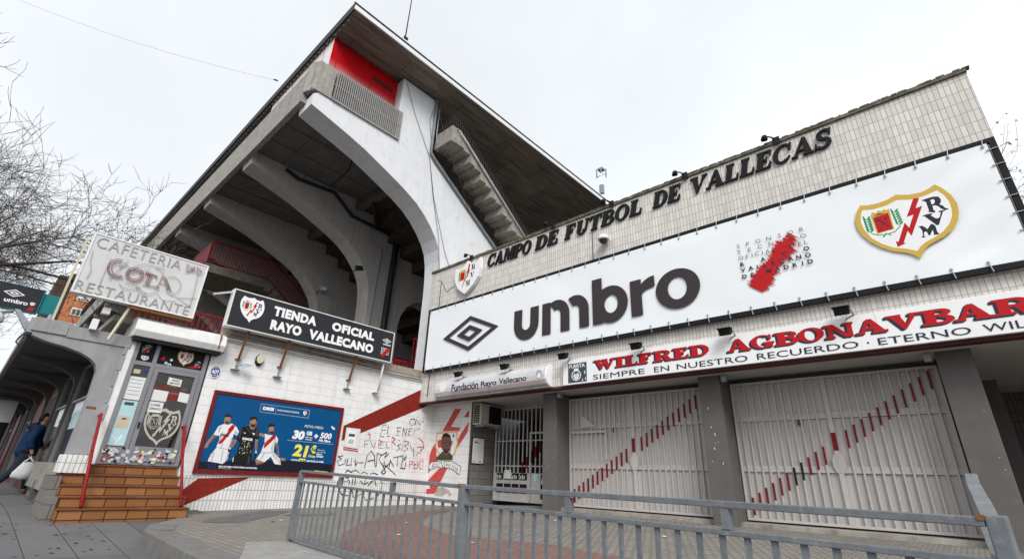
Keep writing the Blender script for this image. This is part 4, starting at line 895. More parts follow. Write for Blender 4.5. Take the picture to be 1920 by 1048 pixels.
red_t = [el(480, 400, 95, 85, -60, -300), el(480, 400, 82, 72, -65, -295), el(490, 405, 66, 58, -75, -290), el(630, 455, 82, 65), el(630, 455, 68, 52), el(630, 455, 54, 38),
         cfl((735, 430), (830, 465)), cfl((733, 438), (827, 473)), cfl((731, 445), (775, 460)), cfl((735, 430), (725, 460)), cfl((830, 465), (818, 490)), cfl((775, 445), (735, 540)), cfl((790, 450), (750, 545)), cfl((760, 440), (722, 532)), cfl((722, 538), (765, 549)),
         cfl((880, 465), (925, 590)), cfl((895, 470), (940, 592)), cfl((910, 478), (948, 585)), cfl((880, 465), (830, 570)), cfl((855, 530), (905, 545)), cfl((900, 585), (965, 600)), cfl((815, 565), (850, 575)),
         cfl((1095, 360), (1150, 400), (1080, 430), (1140, 420), (1165, 380)), cfl((1165, 385), (1150, 430), (1195, 395), (1180, 440), (1230, 430), (1180, 462)), cfl((1100, 370), (1090, 415), (1150, 395)), cfl((1185, 385), (1230, 430))]
grey_t = [cfl((400, 495), (580, 315)), cfl((480, 390), (560, 365), (590, 385), (570, 395)), el(720, 480, 170, 120, 200, 350), el(960, 545, 80, 75, -110, 130), cfl((820, 400), (850, 380), (885, 385), (895, 405), (880, 410)), el(590, 535, 95, 45, 20, 185), el(740, 565, 95, 60, -20, 200), cfl((545, 520), (640, 550), (700, 600), (740, 625)), cfl((700, 540), (830, 570)), cfl((600, 440), (770, 400)), cfl((490, 380), (560, 350)), cfl((700, 545), (830, 560))]
tubes('script_tube', red_t, 0.006, 'neon_red', c, f); tubes('script_tube', grey_t, 0.005, 'letter_grey', c, f)
tubes('wire', [cfl((260, 230), (235, 330), (240, 420), (200, 490)), cfl((1190, 480), (1150, 650), (1120, 740)), cfl((930, 625), (1020, 660), (1180, 665)), cfl((1010, 660), (1130, 740)), cfl((420, 300), (340, 480), (310, 570)), cfl((830, 620), (880, 680), (1000, 690))], 0.004, 'cable_grey', c, f, 0.02)
mb = MB(); mb.box(XS-0.25, XS-0.02, 1.42, 2.48, 3.57, 3.63); mb.bar((XS-0.1, 1.43, 3.60), (XS-0.2, 1.30, 2.95), 0.04, 0.04, mi=1); mb.bar((XS-0.22, 0.46, 4.75), (XS-0.35, 0.46, 3.1), 0.035, 0.035, mi=2)
mb.build('bracket', ['rust', 'cream', 'cream'], c)
MB().box(XS-.3, XS-.16, 1.06, 1.18, 3.40, 3.52).build('ballast_box', 'plastic_white', c, bevel=0.006); MB().box(XS-.34, XS-.2, 0.98, 1.08, 3.08, 3.28).build('ballast_box', 'plastic_white', c, bevel=0.006)

c = box_sign('shop_sign', 'long charcoal sign with white letters TIENDA OFICIAL over the white wall', 'sign', XS, 3.09, 7.35, 3.655, 4.51, 0.2, 'charcoal', 'alu_white', 0.025)
def ts(x, y): q = at(*zpx((380, 390), 0.31484, (x, y)), 'X', XS); return (q.y, q.z)
a = ts(400, 640)[0]
text('lettering', f, 'TIENDA', 4.01, 4.13, 5.06, 4.36, 'white', c, 0.008, 0.06, 1.12)
text('lettering', f, 'OFICIAL', 5.48, 4.13, 6.72, 4.36, 'white', c, 0.008, 0.06, 1.12)
text('lettering', f, 'RAYO', 4.01, 3.79, 4.74, 4.03, 'white', c, 0.008, 0.06, 1.12)
text('lettering', f, 'VALLECANO', 4.93, 3.79, 6.74, 4.03, 'white', c, 0.008, 0.06, 1.12)
art('crest', f, crest_layers(3.27, 3.80, 3.83, 4.41, border=False), ['gold', 'white', 'crest_red', 'ink_blue', 'green'], c, off=0.007)
um = umbro_word(7.02, 4.10, 0.24/4.78)
art('logo', f, diamond_layers(6.98, 7.27, 4.16, 4.30, 0)+[(0, um[0], um[1])], ['white'], c, off=0.008)
art('logo', f, sponsor_mini(6.98, 3.76, 0.28, 1, 0), ['white', 'crest_red'], c, off=0.008)
mb = MB(); mb.bar(at(400, 551, 'X', XS-0.1), at(441, 547, 'X', XS-0.1), 0.05, 0.04); mb.build('tie_rod', 'galv_light', c)
for yb, m_ in ((3.62, 'rust'), (4.55, 'rust'), (6.35, 'rust'), (7.19, 'tube')):
    mb = MB()
    if m_ == 'rust':
        mb.bar((XS-0.09, yb, 3.66), (-11.61, yb, 3.02), 0.045, 0.04, mi=0); mb.bar((-11.62, yb, 3.10), (-11.62, yb, 2.80), 0.022, 0.03, mi=1)
        mb.box(-11.652, -11.58, yb-0.06, yb+0.06, 3.05, 3.062, 1); mb.box(-11.652, -11.55, yb-0.10, yb+0.08, 2.81, 2.824, 1)
        mb.build('bracket', ['rust', 'pipe_grey'], c)
    else:
        mb.tube([(XS-0.1, yb, 3.66), (-11.5, yb, 2.85)], 0.026, 8); mb.box(-11.652, -11.47, yb-0.09, yb+0.07, 2.84, 2.86); mb.build('bracket', 'tube', c)

# ================================================================ ON THE WHITE WALL
al = thing('alarm_sign', 'blue octagonal alarm sign beside the shop door', 'sign', (XW, 3.19, 2.69))
q = at(404, 697, 'X', XW+.02); oc = [(q.y+0.108*math.cos(R(22.5+45*i)), q.z+0.135*math.sin(R(22.5+45*i))) for i in range(8)]; oi = [(q.y+(a-q.y)*.88, q.z+(b-q.z)*.88) for a, b in oc]
art('plate', fr, [(0, [oc], []), (1, [oi], [])], ['white', 'adt_blue'], al, off=0.02, thick=0.016)
text('lettering', fr, 'ADT', q.y-.075, q.z-.038, q.y+.07, q.z+.045, 'white', al, 0.024, 0.05)
text('lettering', fr, 'CONEXION', q.y-.05, q.z+.068, q.y+.05, q.z+.09, 'white', al, 0.024, 0.01); text('lettering', fr, '902 444 440', q.y-.07, q.z-.085, q.y+.07, q.z-.058, 'white', al, 0.024, 0.02)
q = at(487, 675, 'X', XW+.05)
al = thing('alarm_siren', 'cream alarm siren box on the white wall under the charcoal sign', 'alarm', (XW, q.y, q.z))
mb = MB(); mb.prism([(XW+.005, q.y+a, q.z+b) for a, b in ell(0, 0, .092, .145, 8, 22.5, 382.5)[:8]], (0.05, 0, 0)); mb.build('back_plate', 'black', al, bevel=0.01)
mb = MB(); mb.prism([(XW+.056, q.y+a, q.z+.02+b) for a, b in ell(0, 0, .08, .11, 8, 22.5, 382.5)[:8]], (0.04, 0, 0)); mb.build('cover', 'cream', al, bevel=0.012)
q = at(458, 686, 'X', XW+.1)
al = thing('wall_floodlight', 'small floodlight on a rusty post beside the alarm siren', 'floodlight', tuple(q))
MB().prism([q+Vector((0, -.1, .02)), q+Vector((.04, .04, .05)), q+Vector((.10, .12, .04)), q+Vector((.06, -.06, -.05))], (0.05, 0, -0.03)).build('housing', 'galv', al, bevel=0.005)
MB().tube([q+Vector((-.08, -.16, -.02)), q+Vector((0, -.05, 0))], 0.014, 6).build('arm', 'galv', al)

# billboard
bb = thing('billboard', 'blue advertising billboard with three footballers in a red frame', 'billboard', (XW, 4.85, 0.69))
by0, by1, bz0, bz1 = 3.335, 6.36, 0.69, 2.34
mb = MB()
for (a, b, c_, d) in ((by0, by1, bz0, bz0+.085), (by0, by1, bz1-.07, bz1), (by0, by0+.07, bz0+.085, bz1-.07), (by1-.07, by1, bz0+.085, bz1-.07)): mb.box(XW, XW+0.055, a, b, c_, d)
mb.build('frame', 'bb_frame', bb, bevel=0.004)
def bp(p): q = at(*zpx((360, 720), 0.17172, p), 'X', XW+.03); return (q.y, q.z)
def bl(*ps): return [bp(p) for p in ps]
B = [(0, [rect(by0+.06, bz0+.07, by1-.06, bz1-.06)], []),
     (1, [[(by0+.06, bz0+.07), (by1-.06, bz0+.07), (by1-.06, bz0+.30), (5.2, bz0+.34), (4.4, bz0+.30), (by0+.06, bz0+.22)]], [])]
# player in white, left
B += [(2, [bl((290,455),(360,430),(440,430),(490,470),(512,520),(490,560),(455,540),(435,610),(400,710),(290,700),(265,680),(320,560),(270,560),(235,545))], []),
      (2, [bl((265,690),(400,715),(410,760),(380,830),(330,870),(290,860),(170,840),(190,790))], []),
      (8, [bl((300,690),(395,705),(395,715),(290,702)), bl((200,760),(215,765),(200,800),(190,795)), bl((330,720),(345,725),(320,850),(310,845)), bl((300,560),(330,540),(310,640),(290,660))], []),
      (3, [bl((235,545),(270,560),(210,630),(185,645),(165,690),(125,695),(160,630)), bl((440,610),(470,600),(430,690),(415,680)), ell(*bp((388,385)), .062, .105, 18), bl((360,420),(410,420),(415,440),(355,440))], []),
      (4, [bl((350,345),(395,322),(430,345),(425,375),(405,355),(360,360)), bl((362,395),(412,400),(405,432),(385,440),(368,425))], []),
      (3, [bl((372,396),(404,398),(400,410),(376,408))], []),
      (5, [bl((440,440),(470,450),(455,490),(330,640),(300,655),(285,640),(390,520),(395,490))], [])]
# player in white, right
B += [(2, [bl((790,540),(850,555),(915,555),(940,600),(930,640),(900,635),(890,745),(750,745),(790,640),(795,580)), bl((750,745),(895,745),(960,815),(970,880),(900,870),(860,790),(790,850),(700,815))], []),
      (8, [bl((755,740),(890,740),(890,752),(750,752)), bl((860,690),(885,640),(885,740),(865,740)), bl((930,810),(950,815),(968,875),(955,878))], []),
      (3, [bl((735,530),(790,545),(785,580),(730,555)), bl((900,640),(935,640),(950,780),(925,800),(930,720)), bl((690,815),(790,850),(760,870),(700,880)), bl((960,800),(1020,810),(1015,835),(975,835)), ell(*bp((866,490)), .058, .10, 18)], []),
      (4, [bl((828,440),(870,428),(905,445),(900,475),(880,460),(842,470)), bl((840,505),(890,510),(880,538),(850,535))], []),
      (3, [bl((850,504),(882,506),(878,517),(853,515))], []),
      (5, [bl((880,555),(918,555),(915,580),(800,690),(780,700),(790,640),(850,590))], [])]
# goalkeeper in black, centre
B += [(6, [bl((540,470),(610,455),(690,470),(735,500),(728,600),(690,600),(655,760),(650,860),(570,880),(430,860),(455,800),(480,770),(520,640),(480,600),(505,560))], []),
      (3, [bl((455,600),(490,610),(440,690),(415,700)), bl((690,600),(722,605),(705,760),(690,760)), ell(*bp((668,415)), .068, .125, 18), bl((625,450),(690,455),(675,490),(640,490))], []),
      (4, [bl((630,380),(650,352),(700,352),(716,390),(705,410),(690,380),(640,395)), bl((640,425),(690,430),(682,465),(660,475),(645,460))], []),
      (3, [bl((650,426),(684,428),(680,440),(652,438))], []),
      (6, [bl((690,755),(710,755),(690,820),(665,830)), bl((395,700),(420,705),(410,790),(380,800))], []),
      (2, [bl((690,725),(708,725),(706,750),(690,750)), bl((405,690),(425,690),(420,710),(400,708)), bl((445,800),(455,800),(448,845),(440,845))], [])]
B += [(12, [bl((385,400),(425,405),(420,430),(400,440)), bl((610,445),(640,440),(632,470)), bl((240,560),(262,568),(200,640),(190,635)), bl((455,610),(470,612),(428,690),(420,688)), bl((705,620),(720,622),(702,740),(696,740)), bl((690,420),(712,425),(700,455),(685,465)), bl((880,500),(902,500),(890,530)), bl((915,650),(930,650),(945,770),(935,775)), bl((700,860),(780,850),(760,870),(705,880))], []),
      (8, [bl((330,520),(345,515),(310,600),(300,590)), bl((470,500),(505,530),(488,555),(460,530)), bl((430,580),(445,570),(405,700),(390,700)), bl((330,640),(345,640),(320,695),(305,693)), bl((235,740),(250,735),(220,840),(200,842)), bl((395,730),(408,745),(378,828),(350,860)), bl((900,590),(925,600),(895,660),(890,640)), bl((812,600),(822,590),(800,660)), bl((775,755),(800,752),(760,820),(740,825)), bl((870,760),(895,755),(930,810),(915,830)), bl((290,470),(330,450),(300,520),(285,540))], []),
      (13, [bl((450,450),(462,458),(400,560),(392,556)), bl((895,560),(912,565),(850,635),(842,632))], []),
      (14, [bl((540,480),(552,478),(520,600),(508,570)), bl((700,490),(725,500),(718,580),(700,560)), bl((600,470),(640,520),(636,528),(592,480)), bl((655,510),(690,480),(698,486),(660,520)), bl((620,780),(632,780),(620,870),(600,872))], [])]
r2 = random.Random(11)
for i in range(90):
    x = 500+r2.random()*150; y = 620+r2.random()*155
    if x < 540-(y-620)*.3: continue
    B.append((r2.choice((9, 8, 14, 14)), [bl((x, y), (x+6, y-10), (x+9, y-8), (x+4, y+3))], []))
B += [(2, [bl((560,525),(590,530),(575,540)), bl((655,530),(690,535),(675,560))], [])]
# boxed sponsor line, lines, logos
bx_ = bl((755, 212), (1285, 282), (1272, 372), (738, 302)); bi_ = bl((758, 216), (1281, 285), (1269, 367), (742, 299))
B += [(8, [bx_], [bi_]), (8, ribbon(bl((918, 255), (912, 305)), .006), []), (8, ribbon(bl((1040, 610), (1540, 655)), .008), []), (2, [bl((1515,462),(1535,455),(1540,470),(1560,475),(1555,500),(1535,490))], []), (10, [bl((165, 860), (265, 870), (250, 935), (150, 925))], []), (9, [bl((1170, 808), (1240, 815), (1235, 845), (1163, 838))], []), (9, [bl((1340, 940), (1485, 955), (1480, 975), (1335, 965))], [])]
for i in range(3):
    for j in range(3): B.append((11, [bl((172+i*34, 868+j*20), (190+i*34, 870+j*20), (186+i*34, 880+j*20), (168+i*34, 878+j*20))], []))
fb = sidewall(XW)
face = art('poster', fb, B, ['blue', 'navy', 'kit_white', 'skin', 'hair', 'crest_red', 'black', 'yellow', 'kit_shade', 'yellow', 'navy', 'adt_blue', 'skin_shade', 'red_shade', 'black_soft'], bb, off=0.035, thick=0.03)
def bt(s, p0, p1, h, m='white', bold=.03, shear=0.0, sp_=1.0):
    """p0 / p1: lower left and lower right ends of the line, h its height in the picture grid"""
    a = bp(p0); b = bp(p1); c_ = bp((p0[0]+h*0.08, p0[1]-h)); text('lettering', fb, s, a[0], a[1], b[0], c_[1], m, face, 0.0385, bold, sp_, shear, skew=b[1]-a[1])
bt('DIGI', (770, 280), (888, 294), 38, bold=.07); bt('PATROCINADOR PRINCIPAL', (930, 292), (1170, 322), 20, bold=.01)
bt('MÓVIL+FIBRA', (1228, 470), (1430, 492), 36, bold=.0); bt('30', (1088, 595), (1212, 610), 100, bold=.06, shear=.12); bt('GB', (1246, 555), (1308, 562), 46, bold=.05); bt('datos mas', (1236, 582), (1312, 590), 14); bt('ilimitadas', (1234, 606), (1308, 614), 14)
bt('+', (1328, 590), (1370, 592), 48, bold=.07); bt('500', (1393, 590), (1515, 602), 66, bold=.04, shear=.1); bt('Mb Fibra', (1382, 625), (1508, 638), 28, bold=.05)
bt('21', (1090, 780), (1240, 798), 132, 'yellow', .05, shear=.12); bt('€', (1288, 752), (1345, 758), 92, 'yellow', .05); bt('/mes', (1262, 795), (1340, 804), 34, 'yellow', .02)
bt('Disponible', (1368, 725), (1446, 732), 16, bold=.0); bt('en tarifa de', (1364, 745), (1456, 752), 14, bold=.0); bt('Fibra', (1358, 770), (1414, 776), 18, bold=.05); bt('SMART', (1354, 796), (1432, 804), 20, bold=.05)
bt('ADEMÁS', (1078, 830), (1160, 838), 20, bold=.04); bt('50 GB', (1176, 838), (1230, 843), 16, 'adt_blue', .04); bt('GRATIS EN LA NUBE', (1246, 846), (1432, 858), 20, bold=.04)
bt('RED DE FIBRA MÁS RÁPIDA DE ESPAÑA', (286, 904), (708, 925), 22, bold=.04, shear=.15); bt('Certificado por Ookla', (284, 920), (425, 930), 12, bold=0); bt('DIGI', (546, 605), (655, 618), 26, bold=.06)
bt('DIGI', (305, 565), (395, 575), 30, 'ink', .05)
art('crest', fb, crest_layers(*(lambda a, b: (a[0], b[0], a[1], b[1]))(bp((1206, 342)), bp((1256, 296))), border=False, full=False), CM, face, off=0.0385)
# paper notice taped to the wall
q0 = lw(652, 803); nz = sidewall(XW)
def nlw(*ps): return [lw(*zpx((620, 740), .2099, p)) for p in ps]
nt2 = thing('paper_notice', 'white paper notice with red line taped to the white wall beside the billboard', 'notice', (XW, 6.6, 1.5))
art('sheet', nz, [(0, [nlw((140,290),(265,305),(245,505),(110,485))], []), (3, [nlw((155,310),(225,318),(215,455),(140,445))], []), (1, [nlw((160,345),(215,350),(212,375),(158,370))], []), (4, [nlw((160,395),(205,400),(200,440),(150,435))], []), (2, [nlw((112,462),(240,482),(238,494),(110,474))], []), (2, [nlw((112,480),(240,498),(238,505),(110,488))], [])], ['paper', 'slate', 'crest_red', 'white', 'kit_shade'], nt2, off=0.014, thick=0.003)

# ================================================================ ENTRANCE BUILDING (right)
YF = 8.73
eb = thing('entrance_building', 'cream tiled stadium entrance block over grey pillars and white gates', 'building', (-5, 9, 0))
fx = facade(YF)
mb = MB(); mb.box(-11.70, 1.31, YF, 9.1, 2.79, 6.90); mb.build('wall', 'tile', eb)
MB().box(1.312, 1.318, YF, 20, 2.79, 6.90).build('return_wall', 'tile_side', eb)
mb = MB(); mb.box(-11.72, 1.33, YF-0.04, 9.14, 6.902, 6.965)
for i in range(260):
    x = -11.7+13.0*rnd.random(); mb.box(x, x+0.03+rnd.random()*0.10, YF-0.041-rnd.random()*.006, YF+0.05, 6.955, 6.967+rnd.random()*(0.004+0.018*(x+11.7)/13))
mb.build('coping', 'moss', eb)
MB().box(-11.70, 4.5, YF-0.004, 8.90, 2.735, 2.788).build('edge_beam', 'maroon', eb)
MB().box(-11.70, 4.5, 8.90, 15, 2.76, 2.79).build('soffit', 'plaster', eb)
mb = MB(); mb.box(-12.0, 1.30, 9.1, 15, 6.5, 6.6); mb.build('roof', 'raw_conc', eb)
mb = MB(); mb.box(-12.0, -10.02, 9.30, 9.9, -0.3, 2.76); mw = mb.build('mural_wall', 'wtile_x', eb)
boxo('return_side', 'gtile', eb, -10.02, -10.00, 9.305, 10.5, -0.3, 2.76)
for xp in (-7.38, -3.58, -0.07):
    p = MB().box(xp, xp+0.40, 9.18, 9.95, -0.3, 2.76).build('pillar', 'pillar', eb, bevel=0.008)
MB().box(0.20, 0.62, 12.0, 12.4, -0.3, 2.76).build('pillar', 'pillar', eb, bevel=0.008)
boxo('threshold', 'raw_conc', eb, -6.98, -0.07, 9.35, 10.0, -0.1, plaza_z(-4, 9.3)+0.075, 0.006)
boxo('inner_wall', 'gtile_x', eb, -12, 4.5, 13.6, 13.8, -0.2, 2.76)
boxo('passage_floor', 'raw_conc', eb, -10, 4.5, 10.0, 13.6, -0.3, 0.12)
MB().box(-7.0, -0.07, 9.80, 9.95, 2.68, 2.76).build('lintel', 'pillar', eb)
MB().box(-10.0, -7.38, 10.25, 10.40, 2.66, 2.76).build('lintel', 'plaster', eb)
for xx in (-6.9, -3.12, -0.2): MB().box(xx, xx+0.09, 9.10, 9.2, 2.62, 2.72).build('junction_box', 'galv', eb, bevel=0.006)
# paint scuffs and sticker on the pillars
art('sticker', sidewall(0.33), [(0, [[(9.25, 2.0), (9.42, 1.95), (9.62, 1.42), (9.5, 1.45)]], []), (1, [[(9.29, 1.94), (9.40, 1.92), (9.56, 1.5), (9.5, 1.51)]], [])], ['paper', 'black'], eb, off=0.003)
sc = []
for i in range(14):
    a, b = rnd.choice(((-3.56, -3.2), (-3.56, -3.2), (-0.05, 0.3), (-7.36, -7.0))); x = a+rnd.random()*(b-a); z = 1.1+rnd.random()*1.1; h = .01+rnd.random()**2*.08
    sc.append([(x, z), (x+.004+rnd.random()*.018, z+h*.2), (x+rnd.random()*.015, z+h), (x-.006, z+h*.7)])
art('paint_scuffs', facade(9.18), [(0, [p], []) for p in sc], ['flash' if False else 'fund'], eb, off=0.003)
# mural
def mz(*ps):
    o = []
    for p in ps: q = at(*zpx((620, 740), .2099, p), 'Y', 9.30); o.append((q.x, q.z))
    return o
MU = [(0, [mz((1110,125),(1168,125),(1075,285),(1160,290),(1150,320),(1000,325)), mz((1230,140),(1240,138),(1235,200),(1190,200)), mz((1155,360),(1235,240),(1225,330),(1100,520),(1060,585)),
           mz((905,480),(945,420),(945,540),(960,580),(920,640),(835,740),(825,700),(870,580)), mz((985,640),(1050,640),(930,880),(810,885),(815,845),(890,835),(870,760))], []),
      (1, [mz((945,340),(1130,322),(1140,430),(1115,520),(1060,590),(985,570),(935,470))], []), (2, [mz((953,352),(1120,335),(1128,430),(1105,510),(1058,575),(990,555),(945,465))], []),
      (0, [mz((955,405),(990,400),(990,470),(960,475))], []),
      (4, [mz((945,560),(1000,505),(1060,510),(1092,545),(1090,580),(1020,585),(945,580))], []),
      (5, [[(a, b) for a, b in mz(*[(1033+48*math.cos(R(t)), 428+88*math.sin(R(t))) for t in range(0, 360, 15)])], mz((1005,470),(1055,470),(1055,530),(1030,545),(1003,525))], []),
      (6, [mz((995,385),(1005,350),(1040,340),(1070,360),(1078,400),(1060,375),(1020,372)), mz((1010,425),(1028,422),(1028,429),(1010,432)), mz((1042,422),(1064,424),(1064,431),(1042,429)), mz((1012,482),(1058,482),(1050,512),(1030,518),(1014,508)), mz((1028,455),(1046,455),(1046,462),(1028,462))], []),
      (5, [mz((1020,488),(1050,488),(1048,496),(1022,496))], []),
      (2, [mz((875,635),(900,600),(990,590),(1000,660),(960,640),(885,670)), mz((1015,595),(1080,590),(1160,640),(1150,715),(1080,660),(1020,650))], []),
      (6, ribbon(mz((875,635),(900,600),(990,590),(1000,660),(960,640),(885,670),(875,635)), .016)+ribbon(mz((1015,595),(1080,590),(1165,640),(1150,715),(1080,660),(1020,650),(1015,595)), .016)+ribbon(mz((905,650),(915,615),(930,615),(910,640),(935,640)), .014)+ribbon(mz((945,640),(945,610),(955,635)), .014)+ribbon(mz((965,635),(970,610),(985,605)), .014)+ribbon(mz((1040,605),(1035,640),(1050,615),(1060,645),(1075,610)), .014)+ribbon(mz((1090,620),(1085,660)), .014)+ribbon(mz((1105,625),(1100,670)), .014)+ribbon(mz((1115,640),(1120,680),(1135,650),(1125,710)), .014), []),
      (7, [mz((955,830),(1000,820),(1060,850),(1080,890),(1060,905),(1040,870),(990,905),(930,895))], [])]
def mt(s, x0, x1, y0, y1): a = mz((x0, y1))[0]; b = mz((x1, y0))[0]; return a[0], a[1], b[0], b[1]
art('mural', facade(9.30), MU, ['mural_red', 'gold', 'paper', 'green', 'shirt_olive', 'skin_dark', 'black', 'ac'], mw, off=0.005)
for s, (x0, x1, y0, y1) in (('A', (1088, 1112, 345, 380)), ('D', (1072, 1094, 410, 445)), ('R', (1062, 1076, 480, 510))): text('lettering', facade(9.30), s, *mt(s, x0, x1, y0, y1), 'black', mw, 0.008, .05)
for i, s in enumerate(('TU LUCHA NO SERA', 'EN VANO NI TU', 'RECUERDO MORIRA')): text('lettering', facade(9.30), s, *mt(s, 905, 1042, 180+i*24, 194+i*24), 'slate', mw, 0.008, .04)
# air conditioner
ac = thing('air_conditioner', 'old cream air conditioner unit hung on the grey return wall', 'air conditioner', (-9.98, 9.7, 2.15))
MB().box(-9.95, -9.62, 9.30, 10.14, 2.16, 2.72).build('casing', 'ac', ac, bevel=0.012)
mb = MB(); mb.prism([Vector((-9.618, 9.84, 2.44))+Vector((0, 0.24*math.cos(R(t)), 0.24*math.sin(R(t)))) for t in range(0, 360, 15)], (0.004, 0, 0)); mb.box(-9.619, -9.613, 9.60, 10.08, 2.21, 2.67)
mb.build('fan_grille', 'black', ac)
mb = MB()
for k in range(10): mb.box(-9.92, -9.68, 9.292, 9.297, 2.21+k*0.048, 2.235+k*0.048)
for xx in (-9.86, -9.78, -9.72): mb.box(xx, xx+0.01, 9.290, 9.2965, 2.2, 2.69)
mb.build('coil_grille', ['black'], ac)
mb = MB(); mb.box(-10.0, -9.60, 9.38, 9.43, 2.11, 2.155); mb.box(-10.0, -9.60, 9.98, 10.03, 2.11, 2.155); mb.build('bracket', 'galv', ac)
MB().tube([(-9.95, 9.36, 2.2), (-9.985, 9.34, 1.9), (-9.985, 9.33, 1.0), (-9.985, 9.32, .3)], 0.015, 6).build('cable', 'cable', ac)
wp = thing('wall_poster', 'white framed poster with faded text on the grey wall under the air conditioner', 'poster', (-10, 9.6, 1.2))
fw_ = sidewall(-10.0)
MB().box(-10.0, -9.985, 9.37, 9.86, 1.16, 1.86).build('board', 'maroon', wp)
art('sheet', fw_, [(0, [rect(9.40, 1.19, 9.83, 1.83)], []), (1, [rect(9.47, 1.70, 9.57, 1.74), rect(9.60, 1.70, 9.64, 1.73), rect(9.42, 1.45, 9.44, 1.47), rect(9.45, 1.22, 9.50, 1.25), rect(9.68, 1.22, 9.74, 1.25)], []), (2, [rect(9.46, 1.35+i*.05, 9.78, 1.358+i*.05) for i in range(6)], [])], ['paper', 'slate', 'kit_shade'], wp, off=0.018)
# ================================================================ GATES
def gate(name, label, x0, x1, y, z0, z1, nb, kind='big', door=None):
    t = thing(name, label, 'gate', ((x0+x1)/2, y, z0), 'gates of the stadium entrance')
    if kind == 'big':
        mb = MB(); xm = (x0+x1)/2
        for a, b in ((x0+.03, xm-.006), (xm+.006, x1-.03)): mb.box(a, b, y+.03, y+.04, z0+.03, z1-.03)
        mb.build('sheet', 'gate_sheet', t)
    else: MB().box(x0+.03, x1-.03, y+.0, y+.02, z0+.03, z0+.70).build('sheet', 'gate_sheet', t)
    mb = MB()
    for a, b in ((z0, z0+.04), (z1-.04, z1)): mb.box(x0, x1, y-.025, y+.022, a, b)
    for a in (x0, x1-.04): mb.box(a, a+.04, y-.027, y+.022, z0+.04, z1-.04)
    H = z1-z0
    for k in (.335, .70) if kind == 'big' else (.36, .63):
        mb.box(x0+.04, x1-.04, y-.004, y+.019, z0+H*k, z0+H*k+.03)
        if kind == 'big': mb.box(x0+.04, x1-.04, y+.006, y+.019, z0+H*k+.03, z0+H*k+.10)
    if kind == 'big': mb.box((x0+x1)/2-.035, (x0+x1)/2+.035, y-.028, y+.019, z0+.04, z1-.04)
    mb.build('frame', 'gate_bar', t, bevel=0.003)
    bars = MB(); red = MB()
    for i in range(1, nb):
        x = x0+(x1-x0)*i/nb
        if kind == 'big' and abs(x-(x0+x1)/2) < .07: continue
        s_ = (x-x0)/(x1-x0); zc = z0+.0+s_*(H-.27); ra, rb = zc, zc+.28
        if kind != 'big': zc = z0+.62+max(0, (s_-.36)/.64)*(H-.98); ra, rb = zc-.04, zc+.24
        zb = z0+.04 if kind == 'big' else z0+.70
        ww = .013
        if kind != 'big' and s_ < .36: bars.box(x-ww, x+ww, y-.022, y+.004, zb, z1-.04); continue
        ra = max(zb, ra); bars.box(x-ww, x+ww, y-.024, y+.006, zb, ra); bars.box(x-ww, x+ww, y-.024, y+.006, rb, z1-.04)
        d_ = 1 if nb == 25 and i in (7, 8) else 0
        red.box(x-ww-.001, x+ww+.001, y-.0255, y+.0055, ra, min(rb, z1-.04), d_)
    bars.build('bars', 'gate_bar', t)
    red.build('red_stripe', ['gate_red', 'black'], t)
    if kind == 'big':
        xm = (x0+x1)/2
        MB().prism([(xm+a, y-.034, z0+H*.40+b) for a, b in ((-.05, -.16), (.05, -.16), (.09, -.05), (.09, .05), (.05, .14), (-.05, .14), (-.09, .05), (-.09, -.05))], (0, .012, 0)).build('lock_plate', 'gate_sheet', t, bevel=.004)
        MB().box(xm-.035, xm+.035, y-.03, y-.02, z0+H*.48, z0+H*.60).build('red_stripe', 'gate_red', t)
        MB().prism([(xm-.5, y-.001, z0+H*.66), (xm-.46, y-.001, z0+H*.66), (xm-.46, y-.001, z0+H*.70), (xm-.5, y-.001, z0+H*.70)], (0, .01, 0)).build('sticker', 'slate', t)
    return t
zg = plaza_z(-4, 9.6)+0.09
g1 = gate('entrance_gate', 'white barred double gate with red diagonal dashes, between the two left pillars', -6.96, -3.62, 9.68, zg, 2.66, 27)
mb = MB(); mb.box(-6.95, -5.95, 9.64, 9.66, 1.86, 1.91); mb.box(-5.98, -5.94, 9.64, 9.66, 1.3, 1.86); mb.build('wicket_frame', 'gate_bar', g1)
MB().prism([(-6.62, 9.645, 1.98), (-6.2, 9.645, 2.0), (-6.3, 9.645, 2.06), (-6.5, 9.645, 2.22), (-6.62, 9.645, 2.24)], (0, .012, 0)).build('plate', 'gate_sheet', g1)
g2 = gate('entrance_gate', 'wide white barred double gate with red diagonal dashes, right of the middle pillar', -3.16, -0.09, 9.68, zg, 2.66, 25)
g0 = gate('entrance_gate', 'narrow white open barred gate beside the air conditioner and poster', -9.92, -7.40, 10.22, zg-.03, 2.66, 17, 'small')
mb = MB(); mb.box(-8.62, -8.58, 10.17, 10.20, zg, 2.0); mb.box(-8.58, -7.44, 10.17, 10.20, 1.96, 2.0); mb.build('wicket_frame', 'gate_bar', g0)
gf = facade(10.215); st_ = []
for i in range(4): st_.append((0, [rect(-9.80+i*.28, zg+.50, -9.56+i*.28, zg+.66)], [])); st_.append((0, [rect(-9.80+i*.28, zg+.18, -9.56+i*.28, zg+.40)], [])); st_.append((2, [rect(-9.79+i*.28, zg+.28, -9.57+i*.28, zg+.31)], [])); st_.append((1, [rect(-9.78+i*.28+j*.06, zg+.52, -9.75+i*.28+j*.06, zg+.60+.02*(j % 2)) for j in range(3)], []))
